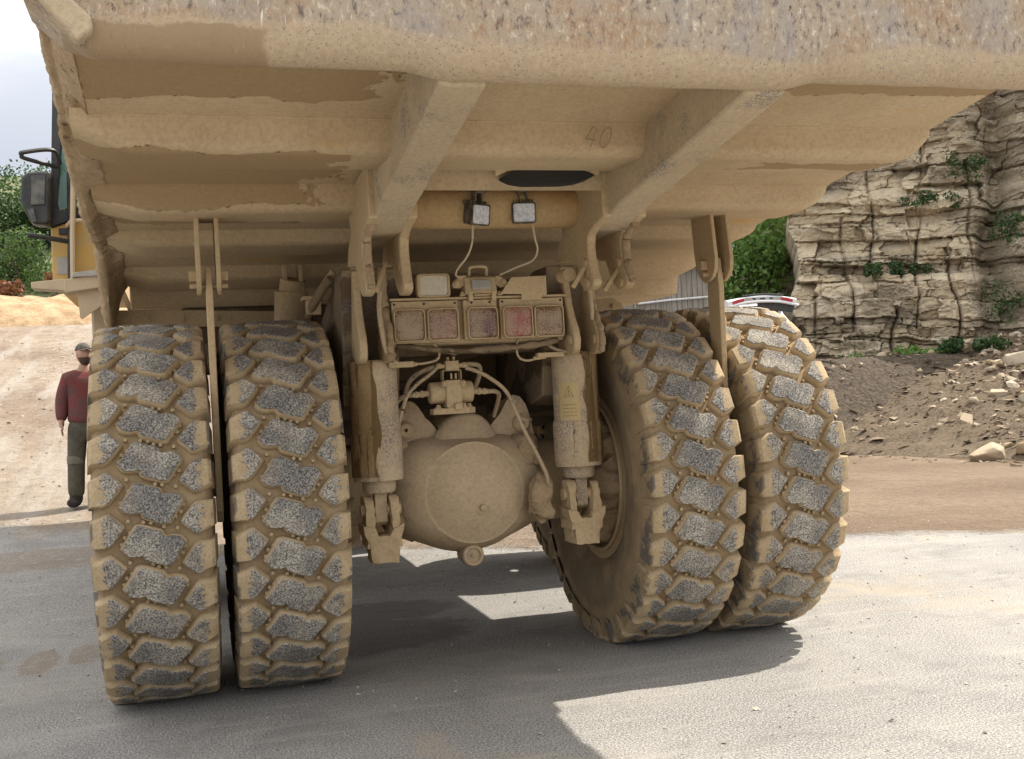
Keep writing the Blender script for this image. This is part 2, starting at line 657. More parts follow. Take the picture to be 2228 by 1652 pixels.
# ------------------------------------------------------------------ ground
def ground_z(x, y):
    """flat under the truck; ramps up ahead to the left, a bench behind on the right"""
    x = np.asarray(x, float)
    y = np.asarray(y, float)
    u = np.clip((y - 1) / 7, 0, None)
    zl = .178 * 7 * np.where(u < 1, np.minimum(u, 1) ** 3 - np.minimum(u, 1) ** 4 / 2, .5 + (u - 1))
    left = sstep(-1.2, -2.5, x) + (1 - sstep(-1.2, -2.5, x)) * sstep(13, 24, y) * (1 - sstep(2, 6, x))
    zr = 1.85 * sstep(12.5, 15.6, y)
    right = sstep(2, 6, x)
    z = zl * left + zr * right
    return z + np.where(y > 2, .02, .0) * fbm(x * .7, y * .7, 3, 5)


xs = np.concatenate([np.linspace(-120, -14, 18), np.linspace(-12, 24, 145), np.linspace(27, 140, 18)])
ys = np.concatenate([np.linspace(-60, -9, 12), np.linspace(-8, 34, 169), np.linspace(37, 220, 26)])
GX, GY = np.meshgrid(xs, ys)
GZ = ground_z(GX, GY)
m, t = new_mat('ground_asphalt_and_dirt', .93, 0, .25)
P = t.pos()
px_, py_, pz_ = t.sep(P)
edge = t.math('ADD', t.math('ADD', py_, t.math('MULTIPLY', px_, .48)), t.math('MULTIPLY', t.math('SUBTRACT', t.noise(P, .9, 7, .65), .5), 1.5))
isdirt = t.step(edge, 4.5, 5.0)
ag = t.noise(P, 100, 3, .75)
agf = t.noise(P, 190, 2, .7)
chips = t.vor(P, 95)
pat = t.noise(P, .9, 7, .62, .3)
asp = t.mix(t.step(ag, .42, .60), (.150, .144, .138), (.50, .477, .44))
asp = t.mix(t.math('MULTIPLY', t.step(agf, .46, .60), .55), asp, (.115, .107, .10))
grit = t.vor(P, 42)
asp = t.mix(t.math('MULTIPLY', t.step(grit, .16, .10), t.step(t.noise(P, 3, 4, .6), .35, .65, .25, .85)), asp, (.55, .51, .44))
asp = t.mix(t.math('MULTIPLY', t.step(chips, .20, .10), .55), asp, (.08, .075, .072))
dust = t.step(pat, .36, .68)
asp = t.mix(t.math('MULTIPLY', dust, .45), asp, t.mix(t.step(ag, .3, .7), (.27, .256, .23), (.54, .505, .45)))
blo = t.noise(t.mapping(P, loc=(9, 2, 0)), 1.6, 8, .7, .4)
asp = t.mix(t.math('MULTIPLY', t.step(blo, .50, .66), .38), asp, (.165, .155, .148))
mk = t.noise(t.mapping(P, scale=(.9, 7, 1), rot=(0, 0, .35)), 1.3, 6, .65, .5)
asp = t.mix(t.math('MULTIPLY', t.step(mk, .52, .66), .30), asp, (.44, .405, .35))
tandust = t.step(t.noise(t.mapping(P, loc=(3, 8, 0)), .55, 7, .65, .3), .55, .66)
asp = t.mix(t.math('MULTIPLY', tandust, .45), asp, (.40, .325, .225))
tex = t.noise(P, 14, 6, .7)
dirt = t.mix(t.step(t.noise(P, .35, 6, .6, .4), .36, .62), (.27, .205, .150), (.37, .30, .225))
dirt = t.mix(t.step(px_, 1, 3), dirt, t.mix(1.0, dirt, (.74, .68, .62), 'MULTIPLY'))
mot = t.noise(P, 3.2, 7, .72)
dirt = t.mix(t.math('MULTIPLY', t.step(mot, .44, .66), .55), dirt, (.20, .145, .10))
dirt = t.mix(t.step(tex, .40, .72), dirt, t.mix(1.0, dirt, (.78, .74, .70), 'MULTIPLY'))
# bleached tyre tracks along the ramp
trk = t.noise(t.mapping(P, scale=(1.5, .10, 1), rot=(0, 0, .24)), 1.2, 5, .6, .2)
onramp = t.step(px_, -1.0, -2.4)
dirt = t.mix(t.math('MULTIPLY', t.math('MULTIPLY', t.step(trk, .42, .68), onramp), .8), dirt, (.41, .36, .305))
dirt = t.mix(t.math('MULTIPLY', t.step(t.noise(P, 70, 3, .8), .60, .68), .5), dirt, (.21, .15, .10))
rub = t.math('MULTIPLY', t.step(px_, 6, 7), t.step(t.math('ADD', py_, t.math('MULTIPLY', t.math('SUBTRACT', t.noise(P, 1.1, 6, .7), .5), 2.0)), 11.8, 12.1))
dirt = t.mix(rub, dirt, t.mix(t.step(tex, .35, .65), (.055, .042, .03), (.14, .105, .073)))
gcol = t.mix(isdirt, asp, dirt)
# damp tan tread prints left on the asphalt beside the left wheels


def blob(cx, cy, rx, ry, soft=.35, wob=.5):
    dx = t.math('DIVIDE', t.math('SUBTRACT', px_, cx), rx)
    dy = t.math('DIVIDE', t.math('SUBTRACT', py_, cy), ry)
    d = t.math('SQRT', t.math('ADD', t.math('MULTIPLY', dx, dx), t.math('MULTIPLY', dy, dy)))
    d = t.math('ADD', d, t.math('MULTIPLY', t.math('SUBTRACT', t.noise(P, 7, 5, .65), .5), wob))
    return t.step(d, 1.0 + soft * .3, 1.0 - soft * .3)


stain = None
for q in [(-2.42, 1.05, .11, .34), (-2.72, 1.0, .10, .32), (-2.16, 1.15, .10, .32), (-2.9, 4.9, 1.1, .42), (-3.0, .95, .1, .4)]:
    b = blob(*q)
    stain = b if stain is None else t.math('MAXIMUM', stain, b)
gcol = t.mix(t.math('MULTIPLY', t.math('MULTIPLY', stain, t.step(t.noise(P, 12, 5, .7), .36, .52)), .62), gcol, t.mix(t.step(ag, .3, .7), (.19, .145, .10), (.29, .225, .155)))
dark_blots = t.math('MAXIMUM', blob(-.55, .75, .75, .5, .5, .9), blob(-.25, 1.5, .5, .35, .5, .9))  # two soft dark blots on the asphalt under the truck
gcol = t.mix(t.math('MULTIPLY', dark_blots, .45), gcol, (.07, .06, .055))
t.put(t.b, 'Base Color', gcol)
hb = t.math('ADD', t.math('MULTIPLY', ag, 1.0), t.math('MULTIPLY', agf, .6))
hb = t.math('ADD', hb, t.math('MULTIPLY', t.math('MULTIPLY', t.math('ADD', tex, t.math('MULTIPLY', mot, 6.0)), isdirt), 5.0))
t.put(t.b, 'Normal', t.bump(hb, .8, .008))
M_ground = m
g = MB().grid(np.stack([GX, GY, GZ], -1)).build('ground', M_ground, fix=False)
structure(g, 'grey asphalt yard with dusty patches running into tan dirt')

# ------------------------------------------------------------------ the haul truck
truck = thing('haul_truck', 'huge mud-caked yellow dump truck seen from behind with raised tail over dual rear tyres', 'dump truck')

# --- tyres and rims
N_P = 32
DA = 2 * math.pi / N_P
HALF = [(-.139, -.006), (-.092, .067), (-.076, .092), (-.066, .096), (-.045, .0955), (.030, .067), (.038, .060), (.0465, .041), (.060, .0405), (.076, .044), (.110, .039), (.122, .031)]
BLOCK = [(u / .94, v) for u, v in HALF] + [(-u / .94, -v) for u, v in HALF]
SHOULD = [(u / .94, v) for u, v in [(-.254, .0), (-.254, .122), (-.228, .137), (-.198, .153), (-.182, .152), (-.130, .100), (-.125, .090), (-.150, .055), (-.174, .022), (-.186, .010), (-.209, .0)]]


def crown(u):
    return TR - .012 * (u / .24) ** 2


def tpt(u, v, r):
    a = v / TR
    return (u, -r * math.cos(a), r * math.sin(a))


def tyre_mesh():
    b = MB()
    prof = [(.455, .185), (.475, .215), (.50, .235), (.53, .250), (.545, .262), (.56, .263), (.63, .279), (.70, .287), (.715, .291), (.73, .289), (.80, .286),
            (.87, .276), (.91, .262), (.928, .245), (.933, .20), (.935, 0)]
    full = [(r, -x) for r, x in prof] + [(r, x) for r, x in prof[-2::-1]]
    b.lathe(full, 'x', (0, 0, 0), 160)
    rr = random.Random(3)
    for k in range(N_P):
        v0 = k * DA * TR
        for kind in range(3):
            if kind == 0:
                poly, sg = BLOCK, 1
            else:
                poly, sg = SHOULD, (1 if kind == 1 else -1)
            n = len(poly)
            cu = sum(p[0] for p in poly) / n
            cv = sum(p[1] for p in poly) / n
            V, top, mid, bot = [], [], [], []
            for i, (u, v) in enumerate(poly):
                ju, jv = (rr.uniform(-.003, .003) for _ in (0, 1))
                d = math.hypot(u - cu, v - cv)
                outer = kind > 0 and u < -.265
                s1 = 1 - .007 / d
                s3 = 1 + .014 / d
                ut, vt = cu + (u - cu) * s1 + ju, cv + (v - cv) * s1 + jv
                um, vm = u + ju * .5, v + jv * .5
                ub, vb = cu + (u - cu) * s3, cv + (v - cv) * s3
                top.append((sg * ut, v0 + sg * vt, crown(ut)))
                if outer:
                    mid.append((sg * -.281, v0 + sg * vm, crown(u) - .013))
                    bot.append((sg * -.298, v0 + sg * (vb * 1.0), .835))
                else:
                    mid.append((sg * um, v0 + sg * vm, crown(u) - .006))
                    bot.append((sg * ub, v0 + sg * vb, crown(u) - .054))
            V = [tpt(*q) for q in top] + [tpt(*q) for q in mid] + [tpt(*q) for q in bot] + [tpt(sg * cu, v0 + sg * cv, crown(cu) + .001)]
            F = [(i, (i + 1) % n, 3 * n) for i in range(n)]
            for j in (0, 1):
                F += [(j * n + i, (j + 1) * n + i, (j + 1) * n + (i + 1) % n, j * n + (i + 1) % n) for i in range(n)]
            if sg < 0 or kind == 0:
                pass
            b.add(V, F)
        # stone-ejector nubs in the grooves
        NUB = [(-.043, .111), (-.008, .106), (.018, .090), (.050, .085), (-.112, .120), (-.106, .066), (-.131, .046), (-.145, .014)]
        for (u, v) in NUB + [(-p, -q) for p, q in NUB[4:]]:
            if rr.random() < .85:
                a = (v0 + v) / TR
                rot = Matrix.Rotation(-a, 3, 'X') @ Matrix.Rotation(rr.uniform(-.5, .5), 3, 'Y')
                b.box(tpt(u, v0 + v, crown(u) - .040), (.015, .024, .015), rot)
    return b


TY = tyre_mesh()
TY.v = [(x * .94, y, z) for x, y, z in TY.v]


def noise_pts(P, amp, sc, seed=0):
    out = []
    for p in P:
        q = Vector(p)
        out.append(q + amp * noise.noise_vector(q * sc + Vector((seed, seed * 1.7, -seed))))
    return out


def rim_mesh(side):
    """side -1: the open inner side faces -x; a lumpy mud-packed drum sits inside"""
    b = MB()
    s = side
    b.lathe([(.455, .19 * s), (.485, .20 * s), (.487, .215 * s), (.455, .222 * s), (.440, .215 * s), (.425, .18 * s), (.415, .10 * s), (.41, -.19 * s), (.455, -.20 * s), (.48, -.215 * s)], 'x', (0, 0, 0), 96)
    b.lathe([(.44, .208 * s), (.448, .232 * s), (.436, .240 * s), (.424, .232 * s), (.424, .20 * s)], 'x', (0, 0, 0), 96)
    b.lathe([(.415, .02 * s), (.30, -.02 * s), (.05, -.02 * s)], 'x', (0, 0, 0), 64)
    return b


wheels = {}
for name, x, ph in (('LO', -1.662, .42), ('LI', -1.038, .02), ('RI', 1.038, .30), ('RO', 1.662, .55)):
    e = bpy.data.objects.new('wheel', None)
    COL.objects.link(e)
    e.parent = truck
    e.location = (x, 0, .955)
    e.rotation_euler = (ph * DA, 0, 0)
    wheels[name] = e
    if name == 'LO':
        t0 = TY.build('tyre', M_tyre, e, angle=34)
        rm = rim_mesh(-1).build('rim', M_mud, e)
    else:
        tn = t0.copy()
        COL.objects.link(tn)
        tn.parent = e
        sgn = -1 if name in ('RI',) else 1
        if name == 'RI':
            rim_mesh(-1).build('rim', M_mud, e)
        else:
            rn = rm.copy()
            COL.objects.link(rn)
            rn.parent = e
            if name in ('LI',):
                rn.rotation_euler = (0, 0, math.pi)
            if name == 'RO':
                rn.rotation_euler = (0, 0, math.pi)
# front wheels, mostly hidden ahead of the rear duals
for sx in (-1, 1):
    e = bpy.data.objects.new('front_wheel', None)
    COL.objects.link(e)
    e.parent = truck
    e.location = (sx * 1.74, 2.85, .955)
    tn = t0.copy()
    tn.name = 'tyre'
    COL.objects.link(tn)
    tn.parent = e
    rn = rm.copy()
    rn.name = 'rim'
    COL.objects.link(rn)
    rn.parent = e
    if sx < 0:
        rn.rotation_euler = (0, 0, math.pi)

# --- dump body: floor, sides, ribs, tail beam, rails
body = MB()
B = 1.88
FLOOR = [(-2.72, 2.74), (-2.29, 2.675), (-1.78, 2.607), (-.90, 2.515), (-.11, 2.425), (.63, 2.326), (1.05, 2.27), (1.10, 2.12), (4.6, 2.12)]
for i in range(len(FLOOR) - 1):
    (y0, z0), (y1, z1) = FLOOR[i], FLOOR[i + 1]
poly = FLOOR + [(4.6, 2.35), (1.10, 2.42), (.60, 2.46), (-2.72, 2.86)]
body.prism(poly, 'x', -1.80, B + .048)
# side walls (outer plates) and front wall, closing the box that throws the shade
for sx in (-1, 1):
    wall = [(-2.72, 2.80), (-1.2, 2.62), (.6, 2.42), (4.6, 2.30), (4.6, 4.0), (-.4, 4.0), (-2.72, 3.30)]
    if sx < 0:
        wall = [(-2.74, 3.24), (-2.1, 2.97), (-1.56, 2.75), (-1.15, 2.61), (-.59, 2.47), (.2, 2.42), (.55, 2.40), (4.6, 2.30), (4.6, 4.0), (-.4, 4.0), (-2.74, 3.5)]
    body.prism(wall, 'x', sx * (B + (.005 if sx < 0 else .052)), sx * (B + (.05 if sx < 0 else .09)))
body.prism([(4.605, 2.30), (4.66, 2.30), (4.66, 4.35), (4.605, 4.35)], 'x', -B - .05, B + .05)
body.prism([(4.665, 4.28), (7.2, 4.45), (7.2, 4.52), (4.665, 4.35)], 'x', -B, B)
body_o = body.build('dump_body', M_under, truck, bevel=.008)

RIBS = [
    [(-1.79, 2.63), (-1.785, 2.606), (-1.765, 2.522), (-1.752, 2.500), (-1.725, 2.482), (-1.69, 2.476), (-1.62, 2.476), (-1.42, 2.486), (-1.365, 2.491), (-1.345, 2.50), (-1.335, 2.59)],
    [(-.91, 2.54), (-.905, 2.514), (-.88, 2.432), (-.865, 2.409), (-.84, 2.396), (-.80, 2.391), (-.62, 2.393), (-.52, 2.397), (-.49, 2.403), (-.475, 2.49)],
    [(-.12, 2.45), (-.115, 2.424), (-.09, 2.372), (-.07, 2.350), (-.04, 2.349), (.0, 2.342), (.20, 2.335), (.25, 2.333), (.28, 2.340), (.29, 2.42)],
    [(.62, 2.35), (.63, 2.325), (.66, 2.270), (.69, 2.250), (.74, 2.238), (.95, 2.222), (1.0, 2.222), (1.03, 2.235), (1.045, 2.30)],
]
for prof in RIBS:
    b = MB()
    n = len(prof)
    cols = [-B + .02, -B + .06, -B + .12, -B + .22, -1.2, -.5, .5, 1.2, B - .13, B - .05, B + .01, B + .045]
    rows = []
    ztop = [prof[0][1] + (prof[-1][1] - prof[0][1]) * (p[0] - prof[0][0]) / (prof[-1][0] - prof[0][0]) for p in prof]
    for x in cols:
        k = min(1.0, max(0.0, (B + .02 - abs(x)) / .24))
        k = .22 + .78 * k ** .75
        if x > 0:
            k = float(np.interp(x, [B - .13, B - .05, B + .01, B + .045], [1.0, .95, .75, .50]))
        rows.append([(x, p[0], zt + (p[1] - zt) * k) for p, zt in zip(prof, ztop)])
    V = [p for r in rows for p in r]
    F = []
    for i in range(len(cols) - 1):
        F += [(i * n + j, i * n + j + 1, (i + 1) * n + j + 1, (i + 1) * n + j) for j in range(n - 1)]
    b.add(V, F)
    b.add(rows[-1], [tuple(range(n))])
    rib = b.build('cross_rib', M_under, body_o, angle=75, wn=True)
    yj, zj = prof[1]
    wl = MB().tube([(x, yj - .003 + .0025 * noise.noise(Vector((x * 40, yj, 0))), zj + .002 + .0025 * noise.noise(Vector((x * 33, 3, zj)))) for x in np.linspace(-1.78, B - .01, 150)], .0065, 6)
    wl.build('weld_bead', M_under, rib)

# tail beam: the scoured plate at the very back
tb = MB()
tp = [(-2.58, 2.545), (-2.635, 2.520), (-2.67, 2.512), (-2.705, 2.522), (-2.73, 2.548), (-2.745, 2.585), (-2.752, 2.64), (-2.757, 2.872), (-2.73, 2.885), (-2.45, 2.90), (-2.44, 2.60), (-2.50, 2.58)]
cols = np.linspace(-1.90, 2.02, 128)
rows = []
for x in cols:
    rows.append([(x, p[0] + .006 * noise.noise(Vector((x * 3, p[1] * 5, 0))), p[1] + .005 * noise.noise(Vector((x * 5, p[0] * 3, 4)))) for p in tp])
rows = [[(x, y, max(z + (.032 * float(sstep(.60, .78, abs(x))) if z < 2.7 else 0), min(2.868, 2.575 + .95 * (-1.735 - x)))) for x, y, z in r] for r in rows]
tb.grid(np.array([r + [r[0]] for r in rows]))
n = len(tp) + 1
tb.add([p for p in rows[0]], [tuple(range(len(tp)))])
tb.add([p for p in rows[-1]], [tuple(range(len(tp)))])
tb.build('tail_beam', M_tail, body_o, angle=40)
tl = MB()
tl.span((-1.93, -2.762, 2.886), (2.02, -2.40, 2.905))
tl.build('tail_edge_strip', M_rail, body_o, bevel=.004)

# longitudinal rails under the tail
for sx in (-1, 1):
    b = MB()
    b.prism([(-2.66, 2.500), (-1.42, 2.322), (-1.28, 2.290), (-1.12, 2.252), (-.6, 2.26), (-.6, 2.47), (-1.0, 2.56), (-2.66, 2.74)], 'x', sx * .478, sx * .642)
    b.build('longitudinal_rail', M_rail, body_o, bevel=.012)

# pivot bracket plates hanging from the rails
BR = [(-1.30, 2.288), (-1.20, 2.272), (-1.12, 2.25), (-1.075, 2.228), (-1.062, 2.18), (-1.072, 2.11), (-1.10, 2.05), (-1.125, 2.01), (-1.122, 1.985), (-1.09, 1.968), (-1.04, 1.962),
      (-.985, 1.968), (-.93, 2.01), (-.885, 2.06), (-.84, 2.13), (-.70, 2.148), (-.56, 2.157), (-.62, 2.245), (-.74, 2.31), (-.62, 2.50), (-1.30, 2.54)]


def crusty(b, amp, seed, cut=.03):
    """roughen a mesh with mud by subdividing and displacing"""
    me = bpy.data.meshes.new('tmp')
    me.from_pydata(b.v, [], b.f)
    bm = bmesh.new()
    bm.from_mesh(me)
    bmesh.ops.recalc_face_normals(bm, faces=bm.faces)
    bmesh.ops.triangulate(bm, faces=bm.faces)
    for _ in range(7):
        long = [e for e in bm.edges if e.calc_length() > cut]
        if not long:
            break
        bmesh.ops.subdivide_edges(bm, edges=long, cuts=1)
        bmesh.ops.triangulate(bm, faces=[f for f in bm.faces if len(f.verts) > 3])
    bm.normal_update()
    for v in bm.verts:
        n = noise.fractal(v.co * 9 + Vector((seed, 0, seed)), .8, 2.1, 4) + .6 * noise.noise(v.co * 38)
        v.co += v.normal * amp * n
    o = MB()
    bm.verts.index_update()
    o.add([v.co[:] for v in bm.verts], [[v.index for v in f.verts] for f in bm.faces])
    bm.free()
    bpy.data.meshes.remove(me)
    return o


for sx in (-1, 1):
    for k, (xa, xb) in enumerate(((.448, .494), (.626, .672))):
        b = MB()
        b.prism(BR, 'x', sx * xa, sx * xb)
        o = b.build('pivot_bracket', M_mud, body_o, bevel=.008)
        p = MB()
        for (y, z) in ((-1.03, 2.10), (-1.05, 2.00)):
            p.cyl((sx * xa - .012 * 1, y, z), (sx * xa + .004, y, z), .022, .024, 16)
            p.cyl((sx * xb - .004, y, z), (sx * xb + .012, y, z), .024, .022, 16)
        p.build('pin', M_mud, o, split=True)
        if k == 1:
            # thick mud caked on the rear edge
            edge = [(sx * (xa + xb) / 2, y - .012, z) for y, z in BR[1:9]]
            c = MB().tube(spline(edge, 4), [.020 + .010 * noise.noise(Vector((i * .7, sx, 0))) for i in range(len(spline(edge, 4)))], 8)
            crusty(c, .010, sx).build('mud_crust', M_crust, o, angle=80)

# torque tube across the pivot
b = MB()
b.lathe([(.03, -.452), (.098, -.452), (.102, -.44), (.102, .440), (.098, .452), (.03, .452)], 'x', (0, -.87, 2.405), 40)
b.span((-.44, -1.10, 2.497), (.44, -.66, 2.513))
b.build('torque_tube', M_tube, body_o)
# plate with the long slot, under the first rib
b = MB()
b.span((-.447, -1.30, 2.415), (.447, -1.285, 2.56))
b.build('hinge_plate', M_under, body_o)
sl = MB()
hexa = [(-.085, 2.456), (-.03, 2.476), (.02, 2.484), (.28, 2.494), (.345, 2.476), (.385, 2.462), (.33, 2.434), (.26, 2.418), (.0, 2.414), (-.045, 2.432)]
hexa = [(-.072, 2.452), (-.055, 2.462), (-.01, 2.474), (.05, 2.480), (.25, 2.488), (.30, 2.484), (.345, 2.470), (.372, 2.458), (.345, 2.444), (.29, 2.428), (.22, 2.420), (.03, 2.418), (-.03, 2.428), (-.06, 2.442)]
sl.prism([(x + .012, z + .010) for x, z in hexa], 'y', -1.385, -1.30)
sl.build('slot_shade_block', M_dark, body_o)  # solid black block stands in for the shade inside the slot
sp = MB()
sp.prism([(-.10, 2.50), (-.04, 2.522), (.36, 2.530), (.42, 2.50), (.40, 2.470), (.352, 2.486), (.285, 2.504), (.02, 2.494), (-.04, 2.486), (-.095, 2.462)], 'y', -1.382, -1.37)
sp.build('slot_rim', M_under, body_o, bevel=.003)
# painted fleet number on the first rib
def digit(pts, w=.0035):
    return MB().tube(pts, w, 6)


def ribp(x, h):
    """point on the rear face of the first rib (h = 0 bottom .. 1 top)"""
    y0, z0, y1, z1 = -1.765, 2.503, -1.862, 2.583
    return (x, y0 + (y1 - y0) * h - .003, z0 + (z1 - z0) * h - .004)


b = MB()
x0 = .185
b.tube([ribp(x0 + .020, .95), ribp(x0, .45), ribp(x0 + .045, .40)], .0032, 6)
b.tube([ribp(x0 + .040, .85), ribp(x0 + .032, .10)], .0032, 6)
b.tube([ribp(x0 + .090 + .022 * math.cos(a), .50 + .42 * math.sin(a)) for a in np.linspace(0, 2 * math.pi, 17)[:-1]], .0032, 6, closed=True)
b.build('fleet_number', plain('faded_marking', (.30, .21, .12), .9), body_o)

# lower side rails: a sloping skirt caked with mud on the left, a clean edge on the right
for sx in (-1, 1):
    XO = B + .045
    pts = [(sx * XO, y, z) for y, z in ((-2.74, 3.22), (-2.45, 3.09), (-2.1, 2.94), (-1.9, 2.845), (-1.56, 2.715), (-1.15, 2.575), (-.59, 2.43), (.2, 2.375), (.50, 2.25), (.72, 2.02), (1.02, 2.0))]
    sp = spline(pts, 6)
    rows = []
    for p in sp:
        zf = float(np.interp(p.y, [q[0] for q in FLOOR[:7]], [q[1] for q in FLOOR[:7]])) - .004
        xi = B - .085
        rows.append([(sx * xi, p.y, zf + .05), (sx * xi, p.y, zf), (sx * (xi + .06), p.y, zf * .7 + p.z * .3), (sx * (XO - .03), p.y, p.z - .01), (sx * XO, p.y, p.z), (sx * (XO + .02), p.y, p.z + .05), (sx * XO, p.y, p.z + .12), (sx * xi, p.y, zf + .05)])
    if sx > 0:
        continue
    c = MB().grid(np.array(rows))
    c = crusty(c, .013, 2.0, .03)
    c.build('side_skirt', M_crust, body_o, angle=80)
# gusset plate in the corner between the tail beam and the left side
b = MB()
b.prism([(-1.745, 2.565), (-1.70, 2.60), (-1.70, 2.64), (-1.885, 2.82), (-1.885, 2.755), (-1.86, 2.705)], 'y', -2.785, -2.70)
b.build('corner_gusset', M_rail, body_o, bevel=.01)
# rock ejectors between the dual tyres
EJ = [(-.47, 2.44), (-.705, 2.46), (-.745, 2.15), (-.735, 2.09), (-.70, 2.05), (-.65, 2.03), (-.60, 2.03), (-.55, 2.06), (-.51, 2.12), (-.49, 2.22)]
for sx in (-1, 1):
    e = bpy.data.objects.new('rock_ejector', None)
    COL.objects.link(e)
    e.parent = truck
    e.location = (sx * 1.36, -.62, 2.10)
    b = MB()
    for dx in (-.046, .046):
        b.prism([(y + .62, z - 2.10) for y, z in EJ], 'x', dx - .011, dx + .011)
    b.build('hanger_plate', M_mud, e, bevel=.004)
    b = MB()
    b.prism([(-.055, .06), (.055, .06), (.065, -.10), (.055, -1.12), (.0, -1.18), (-.05, -1.12), (-.075, -.10)], 'x', -.016, .016)
    b.build('ejector_bar', M_mud, e, bevel=.005)
    b = MB()
    b.box((-.072, .0, .02), (.04, .055, .05))
    b.cyl((-.09, -.03, -.03), (.09, -.03, -.03), .012, n=12)
    b.box((.072, 0, .02), (.04, .05, .045))
    b.build('pivot_pin', M_mud, e, bevel=.003)

# bolted guard strips above the tyres, ahead of the axle
for sx in (-1, 1):
    b = MB()
    y0 = 1.02
    if sx < 0:
        b.prism([(-1.95, 2.02), (-1.15, 1.985), (-.70, 1.97), (-.70, 2.07), (-1.43, 2.10), (-1.87, 2.112), (-1.95, 2.08)], 'y', y0, y0 + .03)
        bolts = (-1.905, -1.70, -1.495, -1.29)
    else:
        b.prism([(1.47, 2.02), (.70, 1.99), (.70, 2.08), (1.40, 2.10), (1.47, 2.06)], 'y', y0, y0 + .03)
        bolts = (1.40, 1.2, 1.0)
    o = b.build('guard_strip', M_mud, truck, bevel=.004)
    b = MB()
    for x in bolts:
        b.bolt((x, y0, 2.045), '-y', .016, .018)
    b.build('bolt', M_mud, o, split=True)
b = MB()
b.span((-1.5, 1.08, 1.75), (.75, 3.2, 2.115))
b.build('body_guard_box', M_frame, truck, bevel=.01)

# --- chassis frame
fr = MB()
for sx in (-1, 1):
    fr.prism([(-.42, 1.72), (-.35, 1.45), (.6, 1.25), (6.2, 1.15), (6.2, 1.75), (.5, 1.95), (-.3, 2.15), (-.55, 2.15)], 'x', sx * .40, sx * .70)
fr.span((-.40, .55, 1.40), (.40, 1.0, 1.9))
fr.span((-.95, 4.6, .75), (.95, 6.4, 2.2))  # big box added ahead to block light coming in under the truck
fr.cyl((-.4, -.15, 2.02), (.4, -.15, 2.02), .09)
fr.span((-.40, -.30, 1.70), (.40, -.10, 1.98))
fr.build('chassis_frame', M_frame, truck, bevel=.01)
fa = MB()
fa.cyl((-1.35, 2.85, .95), (1.35, 2.85, .95), .17)
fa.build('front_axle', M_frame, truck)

CL = [(-.54, 2.16), (-.585, 2.02), (-.61, 1.93), (-.655, 1.85), (-.70, 1.79), (-.712, 1.745), (-.708, 1.70), (-.69, 1.675), (-.65, 1.66), (-.54, 1.662), (-.45, 1.70), (-.40, 1.80), (-.38, 2.16)]
for sx in (-1, 1):
    for k, (xa, xb) in enumerate(((.478, .518), (.612, .652))):
        b = MB()
        b.prism(CL, 'x', sx * xa, sx * xb)
        o = b.build('strut_mount', M_mud, truck, bevel=.008)
        p = MB()
        for (y, z) in ((-.655, 1.74),):
            p.cyl((sx * xa - .010, y, z), (sx * xb + .010, y, z), .026, n=18)
        p.build('pin', M_mud, o, split=True)
        if k == (0 if sx < 0 else 1):
            edge = [(sx * (xa + xb) / 2, y - .010, z) for y, z in CL[0:8]]
            sp = spline(edge, 4)
            c = MB().tube(sp, [.018 + .012 * noise.noise(Vector((i * .6, sx * 3, 0))) for i in range(len(sp))], 8)
            crusty(c, .010, 9 + sx).build('mud_crust', M_crust, o, angle=80)

